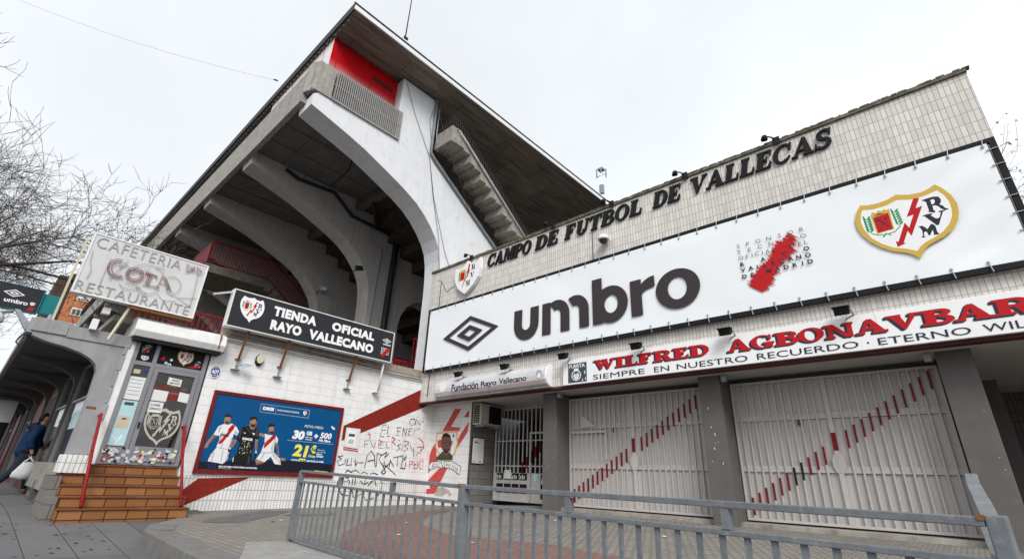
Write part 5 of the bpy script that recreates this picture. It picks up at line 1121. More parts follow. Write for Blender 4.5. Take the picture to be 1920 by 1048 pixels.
st_ += [(1, [rect(-9.52, zg+.52, -9.28, zg+.74)], []), (3, [rect(-8.50, zg+.48, -8.36, zg+.66), rect(-7.78, zg+.42, -7.62, zg+.58)], []), (0, [rect(-8.26, zg-.02+.1, -7.96, zg+.64)], []), (1, [[(-8.24, zg+.42), (-7.98, zg+.42), (-8.0, zg+.6), (-8.1, zg+.68), (-8.2, zg+.6)]], []), (0, [[(-8.14, zg+.45), (-8.05, zg+.45), (-8.1, zg+.62)]], []), (2, [rect(-8.25, zg+.22, -7.97, zg+.28)], []), (4, [rect(-7.90, zg+.6, -7.80, zg+.68)], [])]
art('sticker', gf, st_, ['black', 'paper', 'crest_red', 'paper_cyan', 'moss'], g0, off=0.012)

# ================================================================ ON THE FACADE
def lamp(x, z, y, label, group, tilt=0):
    t = thing('small_floodlight', label, 'floodlight', (x, y, z), group)
    a = Vector((x, y, z))
    MB().prism([a+Vector((dx, dy, dz)) for dx, dy, dz in ((-.10, -.17, .05), (-.10, -.02, .10), (-.10, .02, .02), (-.10, -.12, -.07))], (.20, 0, 0)).build('housing', 'black', t, bevel=.008)
    MB().box(x-.115, x+.115, y-.19, y-.10, z+.045, z+.06).build('visor', 'black', t)
    mb = MB(); mb.tube([a+Vector((.12, -.06, .02)), a+Vector((.13, 0, -.06)), a+Vector((.02, .06, -.08)), a+Vector((.02, .16, -.06))], .013, 6); mb.box(x-.03, x+.07, y+.13, y+.165, z-.12, z-.02); mb.build('bracket', 'galv', t)
    MB().tube([a+Vector((.0, .1, -.05)), a+Vector((.03, .14, -.16)), a+Vector((.01, .155, -.26))], .006, 4).build('cable', 'cable', t)
    return t
lbl = ['black floodlight above the left end of the faded grey foundation sign', 'black floodlight above the right half of the faded grey foundation sign', 'black floodlight above the gate number plate of the long memorial sign', 'black floodlight above the first red name on the memorial sign', 'black floodlight over the gap between the two red names of the memorial sign', 'black floodlight above the second red name, nearest the right edge']
for (x, z), l in zip(((-9.76, 3.36), (-8.05, 3.36), (-6.26, 3.38), (-4.46, 3.34), (-2.72, 3.34), (-0.97, 3.37)), lbl): lamp(x, z, YF-.165, l, 'floodlights under the white banner')
def top_lamp(x, label):
    t = thing('roof_floodlight', label, 'floodlight', (x, YF+.05, 6.97), 'floodlights on the coping')
    a = Vector((x, YF, 6.99))
    MB().box(x-.03, x+.09, YF-.06, YF-.04, 6.86, 7.02).build('base_plate', 'black', t)
    MB().tube([a+Vector((.02, -.05, 0)), a+Vector((-.04, -.08, .05)), a+Vector((-.12, -.12, .08))], .014, 6).build('arm', 'black', t)
    mb = MB(); mb.lathe([(0, .06), (.035, .05), (.055, .02), (.06, -.045), (0, -.045)], a+Vector((-.14, -.13, .05)), axis=(.2, -.1, 1), n=12); mb.box(x-.2, x-.09, YF-.17, YF-.10, 6.99, 7.01); mb.build('housing', 'black', t)
    return t
for x, l in ((-9.85, 'black lamp on the parapet above the white crest shield'), (-6.75, 'small black lamp on the parapet above the word CAMPO'), (-5.0, 'black lamp on the parapet where the grandstand roof meets it'), (-3.2, 'black lamp on the parapet above the word DE before VALLECAS'), (-1.4, 'black lamp on the parapet above the middle of VALLECAS')): top_lamp(x, l)

# raised serif letters
lt = thing('wall_lettering', 'raised black serif letters CAMPO DE FUTBOL DE VALLECAS on the tiles', 'lettering', (-5, YF, 6.4))
def ptx(x, y): q = at(x, y, 'Y', YF-.07); return q.x
for wrd, x0, x1 in (('CAMPO', -9.10, -7.47), ('DE', -7.30, -6.56), ('FUTBOL', -6.33, -4.20), ('DE', -3.92, -3.30), ('VALLECAS', -3.10, -0.52)):
    for pl_, ch in zip(serif_word(wrd, x0, x1, 6.43, 6.81, shear=.22, gap=.06, style=dict(s=.27, t=.11, h=.09, o=.06)), wrd):
        art('letter', fx, [(0, pl_, [])], ['black'], lt, off=0.05, thick=0.042)
# crest shield
cs = thing('crest_shield', 'white shield shaped club crest sign left of the raised letters', 'sign', (-9.9, YF, 5.8))
x0, x1, z0, z1 = -10.43, -9.36, 5.77, 6.84
out = [(-10.40, 6.70), (-10.28, 6.62), (-10.1, 6.64), (-9.97, 6.74), (-9.88, 6.83), (-9.78, 6.74), (-9.6, 6.66), (-9.45, 6.68), (-9.33, 6.80), (-9.31, 6.45), (-9.38, 6.2), (-9.55, 6.0), (-9.78, 5.84), (-9.90, 5.76), (-10.05, 5.86), (-10.25, 6.02), (-10.38, 6.25), (-10.42, 6.5)]
art('panel', fx, [(0, [out], [])], ['white'], cs, off=0.13, thick=0.12)
CS = [(3, [rect(-10.22, 6.22, -10.18, 6.52), rect(-9.93, 6.22, -9.90, 6.5)], []), (0, [rect(-10.17, 6.22, -9.95, 6.56)], []), (2, [rect(-10.15, 6.24, -9.97, 6.48)], []), (2, [[(-9.80, 6.70), (-9.74, 6.68), (-9.79, 6.50), (-9.73, 6.52), (-9.86, 6.24), (-9.86, 6.32), (-10.02, 6.02), (-10.05, 5.98), (-10.03, 6.06), (-9.93, 6.28), (-9.93, 6.18), (-9.84, 6.42), (-9.88, 6.41)]], [])]
art('emblem', fx, CS, ['gold', 'white', 'crest_red', 'green'], cs, off=0.134)
for ch, xx, zz in (('R', -9.68, 6.47), ('V', -9.72, 6.22), ('M', -9.88, 6.0)):
    for pl_ in serif_word(ch, xx, xx+.17, zz, zz+.17): art('letter', fx, [(0, pl_, [])], ['black'], cs, off=0.134)
dm = thing('dome_camera', 'white dome camera on the tiles under the word FUTBOL', 'camera', (-5.16, YF, 6.0))
MB().lathe([(0, .13), (.06, .125), (.12, .07), (.135, 0), (.12, -.01), (0, -.01)], (-5.16, YF-.16, 6.0), n=20).build('housing', 'plastic_white', dm)
MB().lathe([(.10, -.01), (.09, -.06), (.05, -.10), (0, -.11)], (-5.16, YF-.16, 6.0), n=18).build('dome', 'glass', dm)
MB().box(-5.21, -5.11, YF-.14, YF+.0, 6.04, 6.12).build('bracket', 'plastic_white', dm, bevel=.01)
# the big white banner on its dark frame
bn = thing('wall_banner', 'huge white banner with umbro wordmark and club crest laced to a dark frame', 'banner', (-5, YF, 3.7))
bY = 8.62; fbn = facade(bY)
mb = MB()
for a, b in ((3.62, 3.69), (5.53, 5.60)): mb.box(-11.53, 1.30, bY-.01, bY+.06, a, b)
for a in (-11.53, 1.23): mb.box(a, a+.07, bY-.012, bY+.06, 3.69, 5.53)
mb.build('frame', 'black', bn)
def sheet_y(x, z):
    e = min(1, min(x+11.44, 1.20-x, z-3.70, 5.52-z)/.25); e = max(0, e)
    return bY-.012-e*(.010*math.sin(x*1.1+z*.9)+.012*math.sin((x-z*1.3)*7.5)*sstep(-.6, 1.0, x)+.008*math.sin((x-z)*4.2)*sstep(-1.0, 1.2, x)+.006*math.sin((x+z*.7)*3.1))*.62
mb = MB(); nx = 220; nz = 30; vs = []; fs = []
for j in range(nz+1):
    for i in range(nx+1):
        x = -11.44+12.64*i/nx; z = 3.70+1.82*j/nz; vs.append((x, sheet_y(x, z), z))
for j in range(nz):
    for i in range(nx): fs.append((j*(nx+1)+i, j*(nx+1)+i+1, (j+1)*(nx+1)+i+1, (j+1)*(nx+1)+i))
mb.add(vs, fs, smooth=True); bs = mb.build('sheet', 'banner', bn, fix=False)
for i in range(34):
    x = -11.40+12.55*i/33
    for z0, s_ in ((3.70, -1), (5.52, 1)): mb = MB(); mb.bar((x, bY-.03, z0-s_*.035), (x+.02, bY-.02, z0+s_*.09), .015, .01); mb.lathe([(0, .004), (.018, .003), (.02, 0)], (x, bY-.026, z0-s_*.05), axis=(0, -1, 0), n=8); mb.build('tie', 'galv', bn)
for i in range(7):
    z = 3.85+1.55*i/6
    for x0, s_ in ((-11.44, -1), (1.20, 1)): mb = MB(); mb.bar((x0-s_*.035, bY-.03, z), (x0+s_*.09, bY-.02, z+.01), .015, .01); mb.build('tie', 'galv', bn)
BO = 0.038
art('logo', fbn, diamond_layers(-10.68, -8.43, 4.02, 5.02, 0), ['ink'], bn, off=BO)
A, H = umbro_word(-7.88, 4.01, 1.0); art('wordmark', fbn, [(0, A, H)], ['ink'], bn, off=BO)
art('crest', fbn, crest_layers(CX0, CX1, CZ0, CZ1), CREST_M, bn, off=BO)
def bsz(*ps):
    o = []
    for p in ps: q = at(*zpx((1360, 400), .1622, p), 'Y', bY); o.append((q.x, q.z))
    return o
r2 = random.Random(21)
spk = []
for i in range(210):
    t_ = r2.random(); cx_ = 350+(765-350)*t_; cy_ = 880+(250-880)*t_; dx, dy = .90, .43
    h0 = 80+38*math.sin(t_*9)*.4+r2.gauss(0, 16); l_, r_ = h0*(.9+.3*r2.random()), h0*(.85+.3*r2.random())+(r2.random()**2*110 if t_ > .5 else r2.random()**3*70)
    if t_ > .82: l_ *= .5; r_ *= .7
    w_ = 5+r2.random()*6 if t_ < .8 else 2.5+r2.random()*3
    spk.append(bsz((cx_-dx*l_, cy_-dy*l_), (cx_-dx*l_*.5+w_*.5, cy_-dy*l_*.5-w_), (cx_+dx*r_*.6+w_*.5, cy_+dy*r_*.6-w_), (cx_+dx*r_, cy_+dy*r_), (cx_+dx*r_*.6-w_*.5, cy_+dy*r_*.6+w_), (cx_-dx*l_*.5-w_*.5, cy_-dy*l_*.5+w_)))
art('brush_mark', fbn, [(0, spk, [])], ['crest_red'], bn, off=BO)
rows = [('SPONSOR', [(158,390),(267,362),(385,330),(508,300),(632,266),(757,232),(885,196)], 0), ('TECNICO', [(168,462),(287,428),(408,396),(535,365),(648,335),(770,305),(905,270)], 0),
        ('OFICIALDEL', [(188,525),(262,508),(318,492),(375,475),(436,465),(496,450),(570,436),(776,385),(868,365),(937,342)], 0),
        ('RAYO', [(205,598),(443,540),(682,478),(942,416)], 1), ('VALLECANO', [(213,665),(303,640),(390,625),(467,606),(558,582),(655,560),(760,536),(855,515),(960,492)], 1),
        ('DEMADRID', [(230,738),(320,718),(510,672),(612,652),(712,630),(812,605),(900,588),(988,566)], 1)]
ld = MB()
for w_, ps, bold in rows:
    for ch, p in zip(w_, ps):
        q = bsz(p)[0]; V, Fs = text_polys(ch, .04 if bold else -.005); ax = [v[0] for v in V]; ay = [v[1] for v in V]; hh = .074 if not bold else .078; k_ = hh/max(.3, max(ay)-min(ay)); cx_ = (min(ax)+max(ax))/2; cy_ = (min(ay)+max(ay))/2
        ld.add([fbn.p(q[0]+(v[0]-cx_)*k_*1.1, q[1]+(v[1]-cy_)*k_, BO+.003) for v in V], Fs)
ld.build('sponsor_text', 'ink', bn, fix=False)

# foundation sign (faded, half-round)
fd = thing('foundation_sign', 'faded grey half round sign with dark serif words Fundación Rayo Vallecano', 'sign', (-8.7, YF, 2.8))
pr_ = [(YF-.005, 2.80), (YF-.10, 2.80), (YF-.20, 2.86), (YF-.245, 2.95), (YF-.25, 3.05), (YF-.225, 3.16), (YF-.16, 3.25), (YF-.07, 3.30), (YF-.005, 3.31)]
MB().prism([(-10.72, a, b) for a, b in pr_], (3.93, 0, 0)).build('body', 'fund', fd)
ff = facade(YF-.25)
MB().box(-10.74, -6.76, YF-.16, YF-.002, 2.775, 2.80).build('base_strip', 'raw_conc', fd)
MB().prism([(-6.788, a, b) for a, b in pr_], (.05, 0, 0)).build('end_cap', 'white', fd)
text('lettering', ff, 'Fundación', -9.98, 2.93, -8.95, 3.12, 'ink', fd, 0.004, 0.015, .95); text('lettering', ff, 'Rayo', -8.85, 2.92, -8.30, 3.09, 'ink', fd, 0.004, .015, .95); text('lettering', ff, 'Vallecano', -8.22, 2.96, -7.33, 3.10, 'ink', fd, 0.004, .015, .95)
art('red_line', facade(YF-.25), [(0, [rect(-9.98, 2.895, -6.82, 2.915)], [])], ['pink'], fd, off=.004)
art('emblem', facade(YF-.25), [(0, [ell(-7.02+0.02, 3.07, .10, .09, 14), rect(-7.05, 3.15, -6.95, 3.19)], [ell(-7.0, 3.07, .07, .06, 12)])] if False else [(0, [ell(-7.25+.3, 3.07, .09, .10, 14)], [ell(-6.95, 3.08, .06, .06, 12)]), (1, [ell(-6.95, 3.02, .05, .035, 12)], []), (1, xf([CREST['outer']], lambda p: (-10.5+p[0]*.3, 2.93+p[1]*.25)), [])], ['grey_print', 'white'], fd, off=.004)
for xx in (-7.31, -6.83+.02): MB().prism([(xx, a-.002, b) for a, b in pr_[1:-1]], (.008, 0, 0)).build('joint', 'grey_print', fd)

# memorial sign
ms = thing('memorial_sign', 'long white sign with red and black letters WILFRED AGBONAVBARE over the gates', 'sign', (-2, YF, 2.75))
MB().box(-6.40, 4.2, YF-.075, YF-.006, 2.785, 3.33).build('panel', 'white', ms, bevel=.004)
fm = facade(YF-.075)
MB().box(-6.25, -5.76, YF-.08, YF-.0755, 2.82, 3.24).build('gate_plate', 'slate', ms)
text('lettering', fm, 'PUERTA', -6.22, 3.135, -5.80, 3.215, 'white', ms, .008, .02)
art('emblem', fm, [(0, [ell(-6.03, 2.97, .125, .115, 24)], []), (1, [ell(-6.03, 2.97, .105, .095, 24)], []), (0, [rect(-6.09, 3.075, -5.97, 3.12)], []), (0, [[(-6.11, 2.96), (-6.08, 3.02), (-6.03, 2.99), (-5.99, 3.03), (-5.95, 2.97), (-5.98, 2.90), (-6.05, 2.88)]], []), (1, ribbon([(-6.07, 3.0), (-6.03, 2.93), (-5.99, 3.0)], .012), []), (0, [[(-5.81, 2.98), (-5.79, 2.98), (-5.80, 3.06), (-5.82, 3.04)], [(-5.88, 2.83), (-5.85, 2.83), (-5.87, 2.90)], [(-5.80, 2.85), (-5.77, 2.86), (-5.79, 2.92)]], [])], ['white', 'slate'], ms, off=.009)
def wcol(word, x0, x1, z0, z1):
    st_ = dict(s=.26, t=.15, h=.15, o=.10)
    ls = serif_word(word, x0, x1, z0, z1, gap=.03, style=st_)
    sh = [(p, q_) for p, q_ in ((-.036, -.024), (-.024, -.016), (-.012, -.008))]
    L = []
    for l in ls:
        for dx, dz in sh: L.append((1, xf(l, lambda p: (p[0]+dx, p[1]+dz)), []))
    for l in ls: L.append((0, l, []))
    art('name', fm, L, ['crest_red', 'ink_blue'], ms, off=.006)
wcol('WILFRED', -5.56, -3.12, 3.03, 3.24); wcol('AGBONAVBARE', -2.78, 1.37, 3.02, 3.24)
for s, a, b in (('SIEMPRE', -5.60, -4.40), ('EN', -4.20, -3.89), ('NUESTRO', -3.74, -2.47), ('RECUERDO', -2.32, -.88), ('ETERNO', -.64, .38), ('WILFRED', .50, 1.42)): text('lettering', fm, s, a, 2.83, b, 2.935, 'ink_blue', ms, .006, .0)
art('dot', fm, [(0, [ell(-.76, 2.885, .014, .014, 10)], [])], ['ink_blue'], ms, off=.006)
for xx in (-3.93, -2.28, -.6): MB().box(xx, xx+.004, YF-.0765, YF-.075, 2.79, 3.325).build('joint', 'grey_print', ms)
MB().tube([(-8.05, YF-.27, 3.3), (-8.0, YF-.27, 3.1), (-8.0, YF-.26, 2.86)], .006, 4) and None
wc = MB(); wc.tube([(-11.2, YF-.01, 6.5), (-11.2, YF-.01, 5.62)], .012, 5); wc.tube([(-11.35, YF-.01, 6.6), (-11.2, YF-.012, 6.55), (-10.9, YF-.012, 6.1), (-10.55, YF-.012, 6.2)], .006, 4); wc.tube([(-11.3, YF-.01, 3.6), (-11.32, YF-.01, 2.95)], .012, 5); wc.tube([(-5.55, YF-.01, 6.4), (-5.55, YF-.01, 5.62)], .008, 4)
wc.build('cables', 'cable', eb)

# ================================================================ RAILING in the foreground
rl = thing('street_railing', 'grey steel railing with thin upright bars in the foreground', 'railing', (-3, 2.8, 0))
P0 = Vector((-6.33, 3.04, 0)); P1 = Vector((-3.08, 2.84, 0)); P2 = Vector((-0.02, 2.42, 0))
top = {0: .828, 1: .758, 2: .75}; g_ = .125
def rseg(a, b, za, zb, n, stubs, base):
    d = (b-a)
    A1 = a+Vector((0, 0, za)); B1 = b+Vector((0, 0, zb)); lo = Vector((0, 0, -g_))
    MB().bar(A1-Vector((0, 0, .02)), B1-Vector((0, 0, .02)), .046, .03).build('top_rail', 'rail_grey', rl, bevel=.004)
    MB().bar(A1+lo-Vector((0, 0, .015)), B1+lo-Vector((0, 0, .015)), .04, .024).build('lower_rail', 'rail_grey', rl, bevel=.003)
    for i in range(1, n):
        p = a+d*i/n; z = za+(zb-za)*i/n
        MB().bar(p+Vector((0, 0, base+.03)), p+Vector((0, 0, z-g_-.025)), .012, .028, ref=d).build('bar', 'rail_grey', rl)
    for s_ in stubs:
        p = a+d*s_; z = za+(zb-za)*s_; MB().bar(p+Vector((0, 0, z-g_)), p+Vector((0, 0, z-.04)), .046, .036, ref=d).build('stub', 'rail_grey', rl)
    MB().bar(a+Vector((0, 0, base+.05)), b+Vector((0, 0, base+.05)), .042, .03).build('bottom_rail', 'rail_grey', rl)
def px_frac(a, b, za, zb, x):
    lo, hi = 0.0, 1.0
    for _ in range(40):
        m_ = (lo+hi)/2; p = a+(b-a)*m_+Vector((0, 0, za+(zb-za)*m_)); q = p-CAM
        if 960+F*q.dot(rgt)/q.dot(fwd) < x: lo = m_
        else: hi = m_
    return lo
rseg(P0, P1, top[0], top[1], 24, [px_frac(P0, P1, .8, .74, 641), px_frac(P0, P1, .8, .74, 738)], .02)
rseg(P1, P2, top[1], top[2], 26, [px_frac(P1, P2, .74, .73, 1067), px_frac(P1, P2, .74, .73, 1360)], -.12)
MB().bar(P0+Vector((0, 0, .0)), P0+Vector((0, 0, .808)), .06, .05, ref=P1-P0).build('post', 'rail_grey', rl, bevel=.004)
MB().bar(P1+Vector((0, 0, -.3)), P1+Vector((0, 0, .75)), .07, .07, ref=P1-P0).build('post', 'rail_grey', rl, bevel=.004)
MB().bar(P2+Vector((.03, 0, -.6)), P2+Vector((.03, 0, .752)), .058, .055, ref=P2-P1).build('post', 'rail_grey', rl, bevel=.006)
mb = MB(); a = P2+Vector((.015, .0, .735)); mb.bar(a, a+Vector((-.01, .22, .06)), .048, .025); mb.bar(a+Vector((-.01, .22, .06)), a+Vector((-.02, .40, .11)), .045, .025); mb.bar(a+Vector((-.02, .40, .11)), a+Vector((-.02, .58, .155)), .042, .025)
mb.build('return_rail', 'rail_grey', rl, bevel=.004)
MB().bar(P2+Vector((.0, .02, .60)), P2+Vector((-.015, .5, .72)), .022, .022).build('return_rail', 'rail_grey', rl)
for bx_ in ((P1.x-.038, P1.x-.012, P1.y-.04, P1.y+.02, .735, .7595), (P2.x-.02, P2.x+.0, P2.y-.026, P2.y+.02, .735, .7515)): MB().box(*bx_).build('rust_patch', 'rust', rl)
pk = thing('railing_plinth', 'low pale concrete plinth under the grey railing', 'plinth', (-4, 2.7, 0))
mb = MB()
pts = [(-6.52, 2.62), (-5.3, 2.1), (-0.0, 1.72), (0.4, 2.5), (P2.x+.1, P2.y+.1), (P1.x, P1.y+.1), (P0.x-.05, P0.y+.12)]
mb.prism([(x, y, .025 if x < -5 else -.02) for x, y in pts], (0, 0, -1.2)); mb.build('block', 'plinth', pk, bevel=.015)
# ================================================================ far surroundings
um = thing('banner_sign', 'black hanging sign with white double diamond and teal end panel over the arcade', 'sign', (-14, 0, 3.7))
fu = sidewall(-14.0)
MB().box(-14.12, -14.0, -2.2, .26, 3.68, 4.18).build('box', 'charcoal', um, bevel=.004)
MB().box(-14.10, -14.02, .28, .58, 3.70, 4.13).build('end_panel', 'teal', um, bevel=.004)
mb = MB(); mb.box(-14.125, -13.99, -2.2, .28, 4.18, 4.19); mb.box(-14.125, -13.99, -2.2, .28, 3.668, 3.68); mb.box(-14.125, -13.99, .262, .28, 3.68, 4.18); mb.build('trim', 'teal', um)
A, H = umbro_word(-.27, 3.80, .36/4.78)
art('logo', fu, diamond_layers(-.33, .0, 3.92, 4.08, 0)+[(0, A, H)], ['white'], um, off=.004)
art('logo', fu, heart(.12, .20, 3.81, 3.89)+[(2, [[(.10, 3.70), (.2, 3.71), (.22, 3.77), (.14, 3.78)]], [])], CM, um, off=.004)
mb = MB(); mb.tube([(-14.05, .5, 3.72), (-14.05, .5, 3.1)], .04, 8); mb.build('post', 'galv', um)

# brick apartment block
ap = thing('apartment_block', 'orange brick apartment block with white windows far behind the arcade', 'building', (-60, 4, 0))
MB().box(-75, -60, 2.7, 9, -1, 17.0).build('wall', 'apt', ap)
MB().box(-75.5, -60.2, 1.6, 2.69, -1, 17.2).build('stair_tower', 'apt_dark', ap)
MB().box(-75.2, -59.8, 2.5, 9.2, 17.0, 17.5).build('roof_edge', 'apt_dark', ap)
for i, z in enumerate((15.1, 13.6, 12.1, 10.6, 9.1, 7.6, 6.1)):
    for y in (3.35, 5.6):
        wn = MB().box(-59.99, -59.93, y, y+1.05, z, z+.75).build('window', 'alu_white', ap)
        mb = MB()
        for k in range(3): mb.box(-59.925, -59.915, y+.08+k*.32, y+.33+k*.32, z+.08, z+.62 if i else z+.2)
        mb.build('pane', 'glass_shop', wn)

# bare trees
def tree(name, label, base, h, lean, seed, spread=1.0, leaves=0, levels=5, r0=.13, group=None):
    r = random.Random(seed); t = thing(name, label, 'tree', base, group); b = Vector(base); tr = MB(); cr = MB(); tw = MB()
    def grow(p, d, L, rad, lv):
        pts = [p]; q = p; dd = d.copy(); n = 4 if lv > 1 else 3
        for i in range(n):
            dd = (dd+Vector((r.gauss(0, .16), r.gauss(0, .16), r.gauss(.03, .12)))).normalized(); q = q+dd*(L/n); pts.append(q)
        rr = [rad*(1-.5*i/n) for i in range(n+1)]
        cr.tube(pts, rr, 5 if rad > .02 else 3, caps=False)
        if lv == 0:
            for k in range(leaves):
                c_ = pts[r.randint(1, n)]; o = Vector((r.gauss(0, 1), r.gauss(0, 1), r.gauss(-.4, 1))).normalized(); s_ = .05+r.random()*.05
                u = o.orthogonal().normalized(); tw.add([c_, c_+o*s_+u*s_*.4, c_+o*s_*2, c_+o*s_-u*s_*.4], [(0, 1, 2, 3)])
            return
        nk = r.choice((3, 4)) if lv > 2 else r.choice((2, 3, 3))
        for k in range(nk):
            i = r.randint(1, n) if k else n; a = r.random()*6.28; ax = dd.orthogonal().normalized(); ax = Matrix.Rotation(a, 3, dd) @ ax
            nd = (dd*(.75)+ax*(.75*spread*(0.6+r.random()*.6))+Vector((0, 0, .06 if lv > 2 else -.04))).normalized()
            grow(pts[i], nd, L*(.60+r.random()*.24), max(.0075, rr[i]*.58), lv-1)
    hb = h*.32; top = b+Vector((lean[0]*hb, lean[1]*hb, hb))
    tr.tube([b+Vector((0, 0, -.4)), b+Vector((lean[0]*hb*.3, lean[1]*hb*.3, hb*.5)), top], [r0*1.25, r0, r0*.85], 10)
    for k in range(5):
        a = k*1.257+r.random()*.5; d = Vector((math.cos(a)*.75*spread+lean[0], math.sin(a)*.75*spread+lean[1], .75)).normalized(); grow(top-Vector((0, 0, .1*k)), d, h*.27, r0*.55, levels)
    tr.build('trunk', 'bark', t); c_ = cr.build('crown', 'bark', t, fix=False)
    if leaves: tw.build('leaves', 'leaf', t, fix=False)
    return t
G_ = 'bare street trees along the pavement'
tree('bare_tree', 'tall bare tree at the left edge above the black hanging sign', (-20, -3.4, .1), 12.6, (0, .0), 4, spread=.82, group=G_, r0=.34, levels=6)
tree('bare_tree', 'bare tree with dense twigs behind the dome camera bracket', (-27.5, -3.6, .2), 11.0, (0, .0), 9, spread=.8, group=G_, r0=.26, levels=6)
tree('bare_tree', 'farther bare tree low at the left edge beyond the arcade', (-38, -2.6, .3), 12, (0, .02), 15, group=G_, levels=4)
tree('leafy_tree', 'sparse tree with a few brown leaves behind the right end of the entrance block', (4.5, 28, 0), 16.2, (0, 0), 23, leaves=3, levels=5, r0=.2)

# roof antenna, distant mast, overhead wire
an = thing('roof_antenna', 'thin whip antenna standing on the grandstand roof edge', 'antenna', (-10.98, 5.95, 14.46))
q0 = Vector((-10.97, 5.95, 14.46)); MB().tube([q0, q0+Vector((0, 0, 2.3)), q0+Vector((0, 0, 5.5))], [.022, .016, .008], 6).build('rod', 'dark_metal', an); MB().box(-11.0, -10.94, 5.9, 6.05, 14.46, 14.56).build('base', 'dark_metal', an)
mt_ = thing('phone_mast', 'distant phone mast with panel antennas above the parapet', 'mast', (-36, 60, 0))
MB().tube([(-36, 60, 0), (-36, 60, 50.5)], .10, 8).build('pole', mat('pale_pole', (.85, .86, .88), .6), mt_)
for k in range(6):
    a = k*1.047; MB().box(-36+math.cos(a)*.9-.09, -36+math.cos(a)*.9+.09, 60+math.sin(a)*.9-.06, 60+math.sin(a)*.9+.06, 49.4, 50.5).build('antenna', 'galv', mt_)
mb = MB(); mb.box(-36.5, -35.5, 59.5, 60.5, 50.6, 50.9); mb.tube([(-37, 60, 49.6), (-35, 60, 49.6)], .06, 6); mb.box(-36.35, -35.7, 59.7, 60.3, 45.9, 47.6); mb.build('platform', 'galv', mt_)
ow = thing('overhead_wire', 'thin overhead wire running from the roof edge to the upper left', 'wire', (-16.3, 4.1, 14.4))
a = at(521, 152, 'Y', 4.06); b = at(-40, -30, 'X', -22.0); pts = [a+(b-a)*t_/10-Vector((0, 0, .35*math.sin(math.pi*t_/10))) for t_ in range(11)]
MB().tube(pts, .007, 4).build('cable', mat('pale_wire', (.62, .62, .63), .7), ow); MB().tube([a, a+(b-a)*.015], .03, 6).build('insulator', 'cable', ow)

# floodlights on the arch legs
for i, (x, y, k, lbl_) in enumerate(((672, 503, 1, 'black floodlight on the leg of the second arch'), (604, 540, 2, 'pale floodlight on the leg of the third arch'))):
    xx = FX[k]+.22; q = at(x, y, 'X', xx); t = thing('arch_floodlight', lbl_, 'floodlight', tuple(q), 'floodlights on the arch legs')
    MB().prism([q+Vector((0, -.18, .06)), q+Vector((.06, .02, .10)), q+Vector((.08, .10, -.08)), q+Vector((0, -.10, -.14))], (.16, .03, -.04)).build('housing', 'black' if k == 1 else 'galv_light', t, bevel=.01)
    MB().tube([q, q+Vector((-.1, -.12, -.12)), q+Vector((-.22, -.1, -.3))], .02, 5).build('bracket', 'dark_metal', t)

# far right inside the passage: mesh barrier; pale panel down the arcade
mbx = thing('mesh_barrier', 'dark mesh barrier inside the passage at the right edge', 'barrier', (.9, 12.8, .1))
mb = MB()
for i in range(26): mb.box(.70+i*.07, .706+i*.07, 12.8, 12.806, .2, 1.75)
for i in range(22): mb.box(.7, 2.5, 12.806, 12.812, .2+i*.07, .206+i*.07)
mb.build('mesh', 'dark_metal', mbx)
wpn = thing('street_panel', 'white street panel standing on a dark base far down the arcade', 'panel', (-26, .7, .2))
q = at(14, 762, 'X', -26)
mb = MB(); mb.box(-26.06, -26, q.y-.28, q.y+.26, q.z-.55, q.z+.55); mb.build('board', 'white', wpn, bevel=.02)
mb = MB(); mb.box(-26.1, -25.98, q.y-.5, q.y+.2, .1, q.z-.56); mb.build('base', 'black', wpn, bevel=.03)

# ================================================================ PERSON
def skin_mesh(verts, edges, radii, sub=2):
    me = bpy.data.meshes.new('s'); me.from_pydata([Vector(v) for v in verts], edges, []); o = bpy.data.objects.new('s', me); COL.objects.link(o)
    m = o.modifiers.new('k', 'SKIN'); 
    for v, r_ in zip(me.skin_vertices[0].data, radii): v.radius = r_ if isinstance(r_, tuple) else (r_, r_)
    me.skin_vertices[0].data[0].use_root = True
    s_ = o.modifiers.new('u', 'SUBSURF'); s_.levels = sub; s_.render_levels = sub
    bpy.context.view_layer.update(); dg = bpy.context.evaluated_depsgraph_get(); out = bpy.data.meshes.new_from_object(o.evaluated_get(dg)); bpy.data.objects.remove(o)
    for p in out.polygons: p.use_smooth = True
    return out
PX, PY, PZ = -15.85, 1.12, .105
pe = thing('person', 'person in a blue hooded coat and dark jeans walking under the arcade', 'person', (PX, PY, PZ))
# local frame: forward is +Y (to the right in the picture), left side +... ; H 1.68
def pw(f_, s_, z): return Vector((PX+s_, PY+f_, PZ+z))
# walking stride towards +Y; s>0 is the side nearer the camera
bv = [pw(0, 0, .90), pw(.0, 0, 1.08), pw(.02, 0, 1.28), pw(.05, 0, 1.40), pw(.09, 0, 1.47), pw(.11, 0, 1.54), pw(.12, 0, 1.62), pw(.115, 0, 1.68),
      pw(.03, .17, 1.37), pw(-.02, .22, 1.12), pw(.06, .235, .90), pw(.09, .235, .82), pw(.05, -.17, 1.37), pw(.13, -.21, 1.12), pw(.26, -.2, .98), pw(.33, -.19, .95),
      pw(.0, .09, .86), pw(-.10, .10, .50), pw(-.36, .10, .16), pw(-.40, .10, .075), pw(-.29, .10, .03), pw(.0, -.09, .86), pw(.16, -.10, .48), pw(.20, -.10, .09), pw(.24, -.10, .05), pw(.36, -.10, .035)]
be = [(0, 1), (1, 2), (2, 3), (3, 4), (4, 5), (5, 6), (6, 7), (3, 8), (8, 9), (9, 10), (10, 11), (3, 12), (12, 13), (13, 14), (14, 15), (0, 16), (16, 17), (17, 18), (18, 19), (19, 20), (0, 21), (21, 22), (22, 23), (23, 24), (24, 25)]
